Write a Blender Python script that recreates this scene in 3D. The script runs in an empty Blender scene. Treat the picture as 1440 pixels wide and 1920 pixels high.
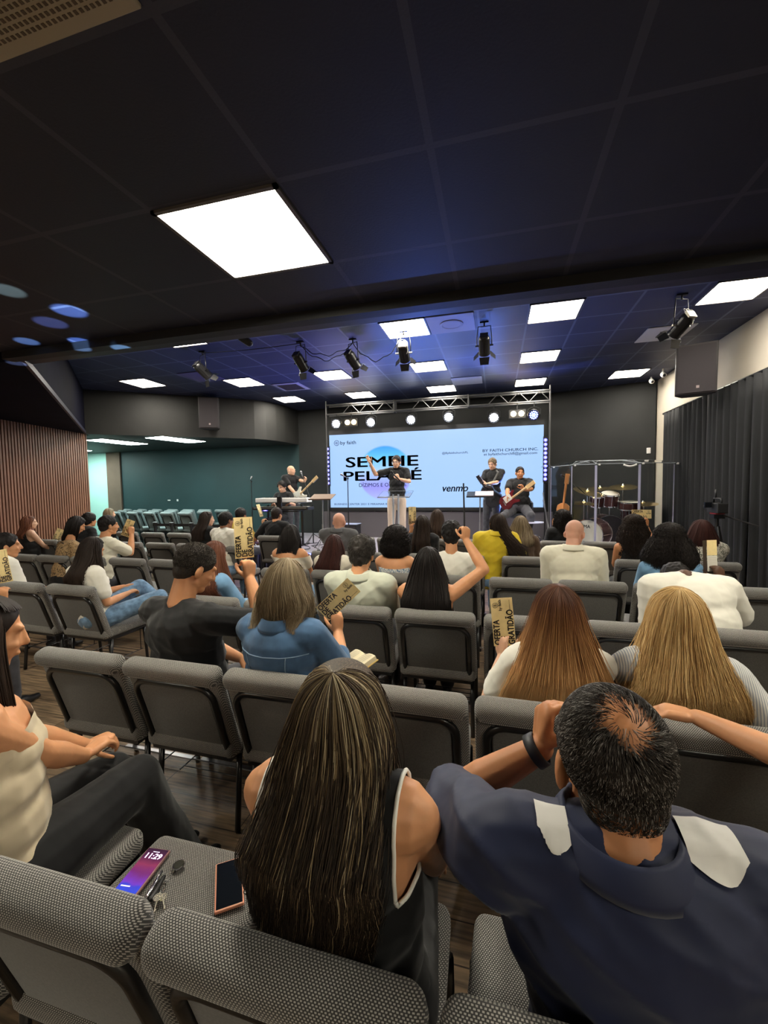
import bpy, bmesh, math, random
import numpy as np
from mathutils import Vector, Matrix
PI = math.pi
S = bpy.context.scene
C = S.collection
random.seed(7)

# ------------------------------------------------------------------ camera
EYE = Vector((0, 0, 1.64))
FPX = 780.0
def cam_axes():
    a = Vector((210, 48, -FPX)).normalized()
    b = Vector((-2910, 5, -FPX))
    x = -b; x = (x - x.dot(a) * a).normalized()
    z = x.cross(a)
    return x, a, z
_cx, _cy, _cz = cam_axes()
RW = Matrix((_cx, _cy, _cz))            # camera space -> world
cam_d = bpy.data.cameras.new('camera'); cam = bpy.data.objects.new('camera', cam_d); C.objects.link(cam)
cam.matrix_world = Matrix.Translation(EYE) @ RW.to_4x4()
cam_d.sensor_fit = 'VERTICAL'; cam_d.sensor_height = 36.0; cam_d.sensor_width = 27.0
cam_d.lens = 36.0 * FPX / 1920.0
cam_d.clip_start = 0.02
S.camera = cam
def ray(px, py): return RW @ Vector((px - 720, 960 - py, -FPX))
def at(px, py, Y):
    d = ray(px, py); return EYE + d * (Y / d.y)
def atz(px, py, z):
    d = ray(px, py); return EYE + d * ((z - EYE.z) / d.z)
def atx(px, py, X):
    d = ray(px, py); return EYE + d * (X / d.x)

# ------------------------------------------------------------------ world, exposure
w = bpy.data.worlds.new('world'); S.world = w; w.use_nodes = True
w.node_tree.nodes['Background'].inputs[0].default_value = (.55, .6, .75, 1)
w.node_tree.nodes['Background'].inputs[1].default_value = 0.02
S.view_settings.view_transform = 'Standard'; S.view_settings.look = 'None'
S.view_settings.gamma = 1; S.view_settings.use_curve_mapping = False
S.view_settings.exposure = 1.6
L_FAR, L_NEAR = 14.0, 17.0             # emission of the troffer lights
L_SCREEN = 1.0
def spot(name, loc, target, energy, color, size=40, blend=.4, rad=.04):
    l = bpy.data.lights.new(name, 'SPOT'); l.energy = energy; l.color = color
    l.spot_size = math.radians(size); l.spot_blend = blend; l.shadow_soft_size = rad
    o = bpy.data.objects.new(name, l); C.objects.link(o); o.location = loc
    o.rotation_euler = (Vector(target) - Vector(loc)).to_track_quat('-Z', 'Y').to_euler()
    return o
# blue wash of the stage fixtures on the stage ceiling
spot('stage_wash_light', (-1.6, 9.0, 1.2), (-.6, 6.4, 3.77), 230, (.10, .22, 1), 75, .9)
spot('stage_wash_light', (.2, 9.0, 1.0), (.3, 7.2, 3.77), 200, (.10, .22, 1), 70, .9)
spot('stage_wash_light', (-2.6, 8.6, 1.2), (-3.4, 6.8, 3.77), 150, (.18, .16, 1), 75, .9)
spot('stage_wash_light', (-4.6, 8.0, 1.2), (-7.6, 5.2, 3.4), 90, (.16, .12, 1), 60, .9)
# narrow spots added in place of reflected sparkles on the left of the ceiling
for (px, py, en, col, sz) in ((130, 583, 10, (.35, .6, 1), 7), (228, 640, 12, (.3, .6, 1), 5.5), (150, 640, 10, (.3, .55, 1), 5.5),
                              (50, 640, 8, (.4, .7, .9), 5.5), (15, 545, 5, (.7, .9, .5), 6), (95, 605, 4, (.4, .5, .8), 7), (30, 672, 5, (.6, .8, .9), 5)):
    t = atz(px, py, 2.91)
    spot('glint_light', (t.x * .75 - .2, t.y - .6, 1.2), t, en * 80, col, sz, .5, .01)

# ------------------------------------------------------------------ materials
MATS = {}
def mat(name, col=(.5, .5, .5), rough=.6, metal=0, spec=.5, **k):
    if name in MATS: return MATS[name]
    m = bpy.data.materials.new(name); m.use_nodes = True
    p = m.node_tree.nodes['Principled BSDF']
    p.inputs['Base Color'].default_value = (*col, 1); p.inputs['Roughness'].default_value = rough
    p.inputs['Metallic'].default_value = metal; p.inputs['Specular IOR Level'].default_value = spec
    if 'emit' in k:
        p.inputs['Emission Color'].default_value = (*k['emit'], 1); p.inputs['Emission Strength'].default_value = k.get('es', 1)
    if 'trans' in k:
        p.inputs['Transmission Weight'].default_value = k['trans']; p.inputs['IOR'].default_value = k.get('ior', 1.45)
    if 'sheen' in k: p.inputs['Sheen Weight'].default_value = k['sheen']
    if 'noise' in k:
        nz(m, *k['noise'])
    if 'bump' in k: bump(m, *k['bump'])
    MATS[name] = m
    return m
def nd(m, t, **kw):
    n = m.node_tree.nodes.new(t)
    for a, b in kw.items():
        if a.startswith('i_'):
            n.inputs[int(a[2:])].default_value = b
        else: setattr(n, a, b)
    return n
def lk(m, a, b): m.node_tree.links.new(a, b)
def P(m): return m.node_tree.nodes['Principled BSDF']
def coords(m, scale=(1, 1, 1)):
    tc = nd(m, 'ShaderNodeTexCoord'); mp = nd(m, 'ShaderNodeMapping'); mp.inputs['Scale'].default_value = scale
    lk(m, tc.outputs['Object'], mp.inputs[0]); return mp.outputs[0]
def nz(m, scale, amt, stretch=(1, 1, 1)):
    """mottle the base colour by +-amt"""
    p = P(m); c = p.inputs['Base Color'].default_value[:3]
    n = nd(m, 'ShaderNodeTexNoise'); n.inputs['Scale'].default_value = scale; n.inputs['Detail'].default_value = 5
    lk(m, coords(m, stretch), n.inputs['Vector'])
    r = nd(m, 'ShaderNodeValToRGB'); r.color_ramp.elements[0].position = .3; r.color_ramp.elements[1].position = .7
    r.color_ramp.elements[0].color = (*[v * (1 - amt) for v in c], 1); r.color_ramp.elements[1].color = (*[min(1, v * (1 + amt)) for v in c], 1)
    lk(m, n.outputs['Fac'], r.inputs[0]); lk(m, r.outputs[0], p.inputs['Base Color'])
def bump(m, scale, strength, dist=.01, stretch=(1, 1, 1), detail=3):
    n = nd(m, 'ShaderNodeTexNoise'); n.inputs['Scale'].default_value = scale; n.inputs['Detail'].default_value = detail
    lk(m, coords(m, stretch), n.inputs['Vector'])
    b = nd(m, 'ShaderNodeBump'); b.inputs['Strength'].default_value = strength; b.inputs['Distance'].default_value = dist
    lk(m, n.outputs['Fac'], b.inputs['Height']); lk(m, b.outputs[0], P(m).inputs['Normal'])
def math_n(m, op, a, b=None):
    n = nd(m, 'ShaderNodeMath', operation=op)
    for i, v in enumerate((a, b)):
        if v is None: continue
        if hasattr(v, 'links'): lk(m, v, n.inputs[i])
        else: n.inputs[i].default_value = v
    return n.outputs[0]
def mixcol(m, fac, a, b):
    n = nd(m, 'ShaderNodeMix', data_type='RGBA')
    if hasattr(fac, 'links'): lk(m, fac, n.inputs[0])
    else: n.inputs[0].default_value = fac
    for v, i in ((a, 6), (b, 7)):
        if hasattr(v, 'links'): lk(m, v, n.inputs[i])
        else: n.inputs[i].default_value = (*v, 1)
    return n.outputs[2]

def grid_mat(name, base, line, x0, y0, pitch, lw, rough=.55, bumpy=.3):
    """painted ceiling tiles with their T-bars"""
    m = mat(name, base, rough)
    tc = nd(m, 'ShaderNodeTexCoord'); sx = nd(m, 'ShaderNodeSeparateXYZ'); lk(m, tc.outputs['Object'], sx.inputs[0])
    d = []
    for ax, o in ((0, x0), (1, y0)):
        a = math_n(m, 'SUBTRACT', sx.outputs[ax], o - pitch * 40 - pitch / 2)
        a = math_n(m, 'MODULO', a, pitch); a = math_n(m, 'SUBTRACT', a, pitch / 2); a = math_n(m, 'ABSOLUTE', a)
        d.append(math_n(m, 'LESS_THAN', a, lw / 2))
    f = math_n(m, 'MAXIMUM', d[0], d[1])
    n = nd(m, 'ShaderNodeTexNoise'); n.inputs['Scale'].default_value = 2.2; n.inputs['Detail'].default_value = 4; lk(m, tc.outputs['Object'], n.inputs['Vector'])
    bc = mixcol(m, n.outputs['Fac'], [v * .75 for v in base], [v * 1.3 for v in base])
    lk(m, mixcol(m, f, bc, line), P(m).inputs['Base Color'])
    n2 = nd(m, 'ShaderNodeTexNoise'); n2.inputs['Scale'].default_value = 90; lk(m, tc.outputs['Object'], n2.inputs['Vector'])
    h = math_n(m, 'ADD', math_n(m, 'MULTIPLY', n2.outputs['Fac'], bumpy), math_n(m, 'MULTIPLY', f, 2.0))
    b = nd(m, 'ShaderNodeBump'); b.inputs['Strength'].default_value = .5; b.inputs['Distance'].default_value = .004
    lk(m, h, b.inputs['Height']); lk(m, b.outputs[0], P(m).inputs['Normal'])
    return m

def weave_mat(name, dark, light, sx=.0065, sv=.0046, rough=.9):
    """two tone woven upholstery; v runs over the top of a back and along a seat"""
    m = mat(name, dark, rough, sheen=.2)
    tc = nd(m, 'ShaderNodeTexCoord'); s = nd(m, 'ShaderNodeSeparateXYZ'); lk(m, tc.outputs['Object'], s.inputs[0])
    v = math_n(m, 'ADD', s.outputs[2], s.outputs[1])
    vr = math_n(m, 'DIVIDE', v, sv)
    row = math_n(m, 'FLOOR', vr)
    off = math_n(m, 'MULTIPLY', math_n(m, 'MODULO', row, 2.0), .5)
    u = math_n(m, 'ADD', math_n(m, 'DIVIDE', s.outputs[0], sx), off)
    fu = math_n(m, 'ABSOLUTE', math_n(m, 'SUBTRACT', math_n(m, 'FRACT', u), .5))
    fv = math_n(m, 'ABSOLUTE', math_n(m, 'SUBTRACT', math_n(m, 'FRACT', vr), .5))
    n = nd(m, 'ShaderNodeTexNoise'); n.inputs['Scale'].default_value = 260; lk(m, tc.outputs['Object'], n.inputs['Vector'])
    th = math_n(m, 'MULTIPLY_ADD', n.outputs['Fac'], .3); th.node.inputs[2].default_value = .12
    f = math_n(m, 'MULTIPLY', math_n(m, 'LESS_THAN', fu, th), math_n(m, 'LESS_THAN', fv, .30))
    lk(m, mixcol(m, f, dark, light), P(m).inputs['Base Color'])
    b = nd(m, 'ShaderNodeBump'); b.inputs['Strength'].default_value = .35; b.inputs['Distance'].default_value = .001
    lk(m, f, b.inputs['Height']); lk(m, b.outputs[0], P(m).inputs['Normal'])
    return m

def hair_mat(name, cols, rough=.55):
    """cols: colour stops over the 'tone' of each strand (a dyed or greyed strand keeps its tone)"""
    if name in MATS: return MATS[name]
    m = mat(name, cols[0], rough, spec=.22)
    a = nd(m, 'ShaderNodeAttribute', attribute_name='tone')
    r = nd(m, 'ShaderNodeValToRGB'); e = r.color_ramp.elements
    e[0].color = (*cols[0], 1); e[1].color = (*cols[-1], 1); e[1].position = 1
    for i, c in enumerate(cols[1:-1]):
        q = e.new((i + 1) / (len(cols) - 1)); q.color = (*c, 1)
    lk(m, a.outputs['Fac'], r.inputs[0]); lk(m, r.outputs[0], P(m).inputs['Base Color'])
    return m

# ------------------------------------------------------------------ mesh helpers
def tag(o, label=None, cat=None, group=None, kind=None):
    if label: o['label'] = label
    if cat: o['category'] = cat
    if group: o['group'] = group
    if kind: o['kind'] = kind
    return o
def empty(name, loc, label=None, cat=None, group=None, rz=0):
    o = bpy.data.objects.new(name, None); C.objects.link(o); o.location = loc; o.rotation_euler = (0, 0, rz)
    o.empty_display_size = .1
    return tag(o, label, cat, group)
def frame_of(d):
    d = Vector(d).normalized(); u = Vector((0, 0, 1)) if abs(d.z) < .95 else Vector((0, 1, 0))
    a = d.cross(u).normalized(); return a, a.cross(d).normalized(), d
class MB:
    def __init__(s): s.v = []; s.f = []
    def add(s, vs, fs):
        o = len(s.v); s.v += [tuple(v) for v in vs]; s.f += [tuple(i + o for i in f) for f in fs]; return s
    def box(s, c, d, M=None, taper=1):
        c = Vector(c); vs = []
        for z in (-1, 1):
            for y in (-1, 1):
                for x in (-1, 1):
                    k = taper if z > 0 else 1
                    q = Vector((x * d[0] / 2 * k, y * d[1] / 2 * k, z * d[2] / 2)); vs.append(c + (M @ q if M else q))
        return s.add(vs, [(0, 2, 3, 1), (4, 5, 7, 6), (0, 1, 5, 4), (2, 6, 7, 3), (0, 4, 6, 2), (1, 3, 7, 5)])
    def rings(s, rs, cap=True):
        n = len(rs[0]); vs = [v for r in rs for v in r]; fs = []
        for i in range(len(rs) - 1):
            for j in range(n):
                a = i * n + j; b = i * n + (j + 1) % n; fs.append((a, b, b + n, a + n))
        if cap: fs.append(tuple(range(n))[::-1]); fs.append(tuple((len(rs) - 1) * n + j for j in range(n)))
        return s.add(vs, fs)
    def tube(s, pts, r, n=8, cap=True):
        pts = [Vector(p) for p in pts]; rs = []
        if not hasattr(r, '__len__'): r = [r] * len(pts)
        pa = None
        for i, p in enumerate(pts):
            d = (pts[min(i + 1, len(pts) - 1)] - pts[max(i - 1, 0)]).normalized()
            if pa is None: pa, _, _ = frame_of(d)
            a = (pa - pa.dot(d) * d).normalized(); b = d.cross(a); pa = a
            rs.append([p + (a * math.cos(2 * PI * j / n) + b * math.sin(2 * PI * j / n)) * r[i] for j in range(n)])
        return s.rings(rs, cap)
    def cyl(s, p0, p1, r0, r1=None, n=16): return s.tube([p0, p1], [r0, r0 if r1 is None else r1], n)
    def caps(s, p0, p1, r0, r1=None, n=10, flat=None, fk=1):
        """tapered capsule; flat = direction squeezed by fk"""
        p0 = Vector(p0); p1 = Vector(p1); r1 = r0 if r1 is None else r1
        d = p1 - p0
        if d.length < 1e-5: d = Vector((0, 0, 1e-4))
        a, b, d = frame_of(d); rs = []
        for (p, r, an) in [(p0, r0, t) for t in (-80, -55, -28, 0)] + [(p1, r1, t) for t in (0, 28, 55, 80)]:
            t = math.radians(an); q = p + d * r * math.sin(t); rr = r * math.cos(t)
            rs.append([q + (a * math.cos(2 * PI * j / n) + b * math.sin(2 * PI * j / n)) * rr for j in range(n)])
        if flat is not None:
            fl = Vector(flat).normalized(); out = []
            for ring in rs:
                o = []
                for v in ring:
                    # squeeze about the axis
                    t = (v - p0).dot(d); ax = p0 + d * t; q = v - ax; q = q - fl * q.dot(fl) * (1 - fk); o.append(ax + q)
                out.append(o)
            rs = out
        return s.rings(rs)
    def ell(s, c, r, M=None, n=16, m=10):
        c = Vector(c); rs = []
        for i in range(m):
            t = -PI / 2 + PI * (i + .5) / m
            ring = []
            for j in range(n):
                a = 2 * PI * j / n; q = Vector((r[0] * math.cos(t) * math.cos(a), r[1] * math.cos(t) * math.sin(a), r[2] * math.sin(t)))
                ring.append(c + (M @ q if M else q))
            rs.append(ring)
        return s.rings(rs)
    def lathe(s, prof, c=(0, 0, 0), n=24, M=None, cap=True):
        c = Vector(c); rs = []
        for (r, z) in prof:
            rs.append([c + (M @ q if M else q) for q in [Vector((r * math.cos(2 * PI * j / n), r * math.sin(2 * PI * j / n), z)) for j in range(n)]])
        return s.rings(rs, cap)
    def prism(s, pts, t, M=None, c=(0, 0, 0)):
        """2d outline (x,z) extruded by t along y"""
        c = Vector(c); n = len(pts); vs = []
        for y in (-t / 2, t / 2):
            for (x, z) in pts:
                q = Vector((x, y, z)); vs.append(c + (M @ q if M else q))
        fs = [tuple(range(n)), tuple(range(2 * n - 1, n - 1, -1))]
        for j in range(n): fs.append((j, j + n, (j + 1) % n + n, (j + 1) % n))
        return s.add(vs, fs)
    def sheet(s, grid):
        n = len(grid[0]); vs = [v for r in grid for v in r]; fs = []
        for i in range(len(grid) - 1):
            for j in range(n - 1): fs.append((i * n + j, i * n + j + 1, (i + 1) * n + j + 1, (i + 1) * n + j))
        return s.add(vs, fs)
    def mesh(s, name, origin=None):
        me = bpy.data.meshes.new(name)
        v = s.v if origin is None else [tuple(Vector(p) - Vector(origin)) for p in s.v]
        me.from_pydata(v, [], s.f); me.validate(); me.update()
        bm = bmesh.new(); bm.from_mesh(me); bmesh.ops.recalc_face_normals(bm, faces=bm.faces); bm.to_mesh(me); bm.free()
        return me
    def build(s, name, m, parent=None, smooth=False, bevel=0, seg=2, loc=None, world=False, solid=0):
        """world=True: the points are in world space, parent only translated/rotated"""
        me = s.mesh(name)
        if bevel:
            bm = bmesh.new(); bm.from_mesh(me)
            ed = [e for e in bm.edges if len(e.link_faces) == 2 and e.calc_face_angle(0) > .6]
            bmesh.ops.bevel(bm, geom=ed, offset=bevel, segments=seg, affect='EDGES', profile=.6)
            bm.to_mesh(me); bm.free()
        o = bpy.data.objects.new(name, me); C.objects.link(o); me.materials.append(m)
        if smooth:
            me.polygons.foreach_set('use_smooth', [True] * len(me.polygons))
            if smooth != 'all': me.set_sharp_from_angle(angle=math.radians(40))
        if parent:
            o.parent = parent
            if world:
                mw = Matrix.LocRotScale(parent.location, parent.rotation_euler, None)
                if parent.parent: mw = Matrix.LocRotScale(parent.parent.location, parent.parent.rotation_euler, None) @ mw
                o.matrix_local = mw.inverted()
        if loc is not None: o.location = loc
        return o
def copy_tree(o, parent=None):
    c = o.copy(); C.objects.link(c)
    if parent: c.parent = parent
    for ch in list(o.children): copy_tree(ch, c)
    return c
def struct(o): o['kind'] = 'structure'; return o
def arr_mesh(name, V, F, m, tone=None, smooth=True):
    """V (n,3) F (k,4) numpy"""
    me = bpy.data.meshes.new(name); nv, nf = len(V), len(F)
    me.vertices.add(nv); me.vertices.foreach_set('co', V.astype(np.float32).ravel())
    me.loops.add(nf * 4); me.loops.foreach_set('vertex_index', F.astype(np.int32).ravel())
    me.polygons.add(nf); me.polygons.foreach_set('loop_start', np.arange(0, nf * 4, 4, dtype=np.int32))
    me.polygons.foreach_set('use_smooth', np.ones(nf, dtype=bool))
    me.update(calc_edges=True)
    if tone is not None:
        a = me.attributes.new('tone', 'FLOAT', 'POINT'); a.data.foreach_set('value', tone.astype(np.float32))
    me.materials.append(m)
    return me
def strands(name, Pn, R, m, tone, parent=None, k=3):
    """Pn (n,m,3) polylines, R (n,m) radii, tone (n,m)"""
    n, q, _ = Pn.shape
    D = np.gradient(Pn, axis=1); D /= np.linalg.norm(D, axis=2, keepdims=True) + 1e-9
    A = np.zeros_like(D); a0 = np.cross(D[:, 0], np.array([.31, .17, .93])); bad = np.linalg.norm(a0, axis=1) < .15
    a0[bad] = np.cross(D[bad, 0], np.array([1., 0, 0]))
    for i in range(q):                                          # parallel transport keeps the tubes untwisted
        a0 = a0 - D[:, i] * np.sum(a0 * D[:, i], axis=1, keepdims=True); a0 /= np.linalg.norm(a0, axis=1, keepdims=True) + 1e-9; A[:, i] = a0
    B = np.cross(D, A)
    V = np.zeros((n, q, k, 3))
    for j in range(k):
        t = 2 * PI * j / k; V[:, :, j] = Pn + (A * math.cos(t) + B * math.sin(t)) * R[:, :, None]
    idx = np.arange(n * q * k).reshape(n, q, k)
    f = [np.stack([idx[:, :-1, j], idx[:, :-1, (j + 1) % k], idx[:, 1:, (j + 1) % k], idx[:, 1:, j]], -1).reshape(-1, 4) for j in range(k)]
    tn = np.repeat(tone.reshape(n, q, 1), k, axis=2).ravel()
    me = arr_mesh(name, V.reshape(-1, 3), np.concatenate(f), m, tn)
    o = bpy.data.objects.new(name, me); C.objects.link(o)
    if parent: o.parent = parent
    return o
TEXTC = {}
def text(body, size, m, M, parent=None, name='lettering', bold=0, ext=.0006, align='CENTER', sx=1.0, shear=0, space=1.0, fit=None):
    cu = bpy.data.curves.new('t', 'FONT'); cu.body = body; cu.size = size; cu.align_x = align; cu.align_y = 'CENTER'
    cu.extrude = ext; cu.shear = shear; cu.space_character = space; cu.resolution_u = 3
    t = bpy.data.objects.new('t', cu); C.objects.link(t)
    dg = bpy.context.evaluated_depsgraph_get(); dg.update()
    me = bpy.data.meshes.new_from_object(t.evaluated_get(dg)); me.name = name
    bpy.data.objects.remove(t)
    if bold:                                                    # heavier strokes: the same glyphs laid beside themselves
        vs = [v.co.copy() for v in me.vertices]; fs = [tuple(p_.vertices) for p_ in me.polygons]; mb = MB()
        for dx, dy in ((-1, 0), (1, 0), (0, .7), (0, -.7), (-.6, .5), (.6, -.5)): mb.add([v + Vector((dx * bold, dy * bold, 0)) for v in vs], fs)
        bpy.data.meshes.remove(me); me = bpy.data.meshes.new(name); me.from_pydata(mb.v, [], mb.f); me.update()
    if fit:
        xs = [v.co.x for v in me.vertices]; ys = [v.co.y for v in me.vertices]; a, b = max(xs) - min(xs), max(ys) - min(ys)
        me.transform(Matrix.Diagonal((fit[0] / a, fit[1] / b, 1, 1)) @ Matrix.Translation((-(max(xs) + min(xs)) / 2, -(max(ys) + min(ys)) / 2, 0)))
    me.transform(Matrix.Diagonal((sx, 1, 1, 1))); me.transform(M)
    me.materials.clear(); me.materials.append(m)
    o = bpy.data.objects.new(name, me); C.objects.link(o)
    if parent: o.parent = parent
    return o
# ------------------------------------------------------------------ colours
CEIL_N, CEIL_F = 2.91, 3.77
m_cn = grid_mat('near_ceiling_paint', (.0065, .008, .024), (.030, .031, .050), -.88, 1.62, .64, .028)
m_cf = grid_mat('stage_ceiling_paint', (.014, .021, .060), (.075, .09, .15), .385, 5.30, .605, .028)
m_blk = mat('matte_black_paint', (.008, .008, .010), .6, noise=(3, .3), bump=(60, .2, .004))
m_soff = mat('charcoal_wall_paint', (.020, .020, .0185), .6, noise=(1.5, .25), bump=(40, .2, .004))
m_back = mat('black_stage_wall_paint', (.010, .011, .011), .7, noise=(1.6, .3), bump=(30, .15, .004))
m_teal = mat('dark_teal_wall_paint', (.012, .040, .044), .6, noise=(1.2, .12), bump=(40, .1, .003))
m_ltl = mat('pale_teal_wall_paint', (.42, .68, .62), .8, noise=(2, .03))
m_brn = mat('brown_column_paint', (.13, .085, .06), .8, noise=(3, .1))
m_beige = mat('beige_wall_paint', (.60, .54, .44), .85, noise=(2, .04), bump=(50, .1, .003))
m_metal = mat('brushed_aluminium', (.42, .42, .44), .35, .9)
m_chrome = mat('chrome', (.8, .8, .82), .12, 1)
m_bmetal = mat('black_powder_coat', (.008, .008, .009), .32, 0, .6)
m_bplas = mat('black_plastic', (.012, .012, .013), .45)
m_white = mat('white_plastic', (.75, .74, .72), .5)
m_skinb = None

def poly_wall(name, pts, m, holes=None):
    b = MB(); b.add(pts, [tuple(range(len(pts)))]); return b
def slab(name, m, c, d):
    b = MB(); b.box(c, d); return struct(b.build(name, m))
# floor of wood-look planks
m_floor = mat('wood_plank_floor', (.16, .11, .07), .42)
def _floor(m):
    tc = nd(m, 'ShaderNodeTexCoord'); mp = nd(m, 'ShaderNodeMapping'); lk(m, tc.outputs['Object'], mp.inputs[0])
    br = nd(m, 'ShaderNodeTexBrick'); lk(m, mp.outputs[0], br.inputs['Vector'])
    br.inputs['Scale'].default_value = 1; br.inputs['Brick Width'].default_value = 1.2; br.inputs['Row Height'].default_value = .15
    br.inputs['Mortar Size'].default_value = .003; br.inputs['Color1'].default_value = (.13, .088, .055, 1); br.inputs['Color2'].default_value = (.28, .20, .13, 1)
    br.inputs['Mortar'].default_value = (.03, .02, .015, 1)
    n = nd(m, 'ShaderNodeTexNoise'); n.inputs['Scale'].default_value = 4; n.inputs['Detail'].default_value = 8
    mp2 = nd(m, 'ShaderNodeMapping'); mp2.inputs['Scale'].default_value = (1, 14, 1); lk(m, tc.outputs['Object'], mp2.inputs[0]); lk(m, mp2.outputs[0], n.inputs['Vector'])
    r = nd(m, 'ShaderNodeValToRGB'); r.color_ramp.elements[0].color = (.45, .45, .45, 1); r.color_ramp.elements[1].color = (1.5, 1.45, 1.35, 1)
    r.color_ramp.elements[0].position = .35; r.color_ramp.elements[1].position = .65
    lk(m, n.outputs['Fac'], r.inputs[0])
    mx = nd(m, 'ShaderNodeMix', data_type='RGBA', blend_type='MULTIPLY'); mx.inputs[0].default_value = 1
    lk(m, br.outputs[0], mx.inputs[6]); lk(m, r.outputs[0], mx.inputs[7]); lk(m, mx.outputs[2], P(m).inputs['Base Color'])
    b = nd(m, 'ShaderNodeBump'); b.inputs['Distance'].default_value = .002; lk(m, n.outputs['Fac'], b.inputs['Height']); lk(m, b.outputs[0], P(m).inputs['Normal'])
_floor(m_floor)
slab('floor', m_floor, (-3.5, 3.2, -.05), (19.5, 15, .1))
# ceilings
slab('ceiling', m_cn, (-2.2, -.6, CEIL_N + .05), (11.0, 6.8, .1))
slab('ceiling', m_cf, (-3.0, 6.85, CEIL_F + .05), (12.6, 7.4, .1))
slab('trim_1', m_blk, (-.5, 2.85, 2.89), (7.6, .10, .09))
b = MB(); b.add([(-4.3, 2.9, 2.91), (3.3, 2.9, 2.91), (3.3, 3.15, 2.91), (-4.5, 3.15, 2.91), (-4.3, 2.9, 3.87), (3.3, 2.9, 3.87), (3.3, 3.15, 3.87), (-4.5, 3.15, 3.87)],
                [(0, 1, 2, 3), (4, 5, 6, 7), (0, 1, 5, 4), (1, 2, 6, 5), (2, 3, 7, 6), (3, 0, 4, 7)])
struct(b.build('trim_2', mat('soffit_band_paint', (.020, .020, .034), .5, noise=(4, .3))))
def vprism(name, pts, z0, z1, m):
    n = len(pts); v = [(x, y, z0) for x, y in pts] + [(x, y, z1) for x, y in pts]
    f = [tuple(range(n)), tuple(range(2 * n - 1, n - 1, -1))] + [(j, (j + 1) % n, (j + 1) % n + n, j + n) for j in range(n)]
    b = MB(); b.add(v, f); return struct(b.build(name, m))
# bulkhead above the slat wall
vprism('trim_3', [(-4.2, 2.9), (-8.28, 6.85), (-8.7, 7.2), (-9.2, 6.9), (-8.6, 2.9)], 2.86, 3.87, mat('navy_bulkhead_paint', (.0035, .0035, .011), .85, 0, .12, noise=(3, .3)))
b = MB(); b.box((-6.24, 4.875, 2.885), (5.75, .03, .06), Matrix.Rotation(math.atan2(3.95, -4.08), 3, 'Z')); struct(b.build('trim_4', mat('bulkhead_edge_paint', (.02, .02, .042), .5)))
# bulkhead over the side alcove, rounded at its right end
arc = [(-5.75, 8.70), (-5.55, 8.86), (-5.38, 9.10), (-5.28, 9.4), (-5.22, 9.75), (-5.2, 10.5)]
vprism('trim_5', [(-8.28, 6.85)] + arc + [(-5.6, 10.5), (-5.75, 9.3), (-8.5, 7.2)], 2.85, 3.87, m_soff)
vprism('ceiling', [(-8.5, 7.1), (-5.8, 9.2), (-5.6, 10.5), (-13.6, 10.5), (-13.6, 7.1)], 2.86, 2.95, mat('alcove_ceiling_paint', (.03, .035, .035), .6))
# walls
slab('wall_back', m_back, (-1.6, 10.5, 1.94), (7.2, .1, 3.88))
b = MB(); b.box((2.18, 10.17, 1.94), (2.1, .08, 3.88), Matrix.Rotation(math.atan2(-.62, 2.05), 3, 'Z')); struct(b.build('wall_back', m_back))
xa, xb, xc = at(230, 940, 10.44).x, at(205, 940, 10.44).x, at(163, 940, 10.44).x
slab('wall_back', m_teal, ((xa - 5.2) / 2, 10.5, 1.5), (-5.2 - xa, .1, 3.0))
slab('wall_back', m_brn, ((xa + xb) / 2, 10.46, 1.5), (xa - xb, .12, 3.0))
slab('wall_back', m_ltl, ((xb - 13.6) / 2, 10.5, 1.5), (xb + 13.6, .1, 3.0))
slab('wall_left', m_ltl, (-13.6, 8.6, 1.5), (.1, 3.8, 3.0))
slab('wall_right', m_beige, (3.26, 3.4, 1.94), (.1, 13.2, 3.88))
slab('wall_front', m_beige, (-2.6, -3.95, 1.5), (11.8, .1, 3.0))
vprism('floor', [(-8.7, 7.6), (-5.9, 9.2), (-5.75, 10.44), (-13.5, 10.44), (-13.5, 7.6)], 0, .27, mat('alcove_carpet', (.03, .045, .045), .9))
# slat wall
m_slat = mat('walnut_slats', (.23, .105, .065), .5, noise=(8, .2, (1, 1, .15)))
m_slb = mat('slat_backing', (.035, .018, .015), .8)
A, B_ = Vector((-6.62, -.6)), Vector((-8.36, 6.93))
dv = (B_ - A); L = dv.length; ang = math.atan2(dv.y, dv.x); MR = Matrix.Rotation(ang, 3, 'Z')
b = MB(); mid = (A + B_) / 2; nv = Vector((dv.y, -dv.x)).normalized()
b.box((mid.x - nv.x * .06, mid.y - nv.y * .06, 1.43), (L, .08, 2.86), MR); wl = struct(b.build('wall_left', m_slb))
b = MB(); n = int(L / .058)
for i in range(n):
    q = A + dv * ((i + .5) / n); b.box((q.x, q.y, 1.43), (.034, .04, 2.86), MR)
o = b.build('slat_panel', m_slat, wl)
slab('wall_left', m_beige, (-6.9, -2.3, 1.5), (.1, 3.4, 3.0))
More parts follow.
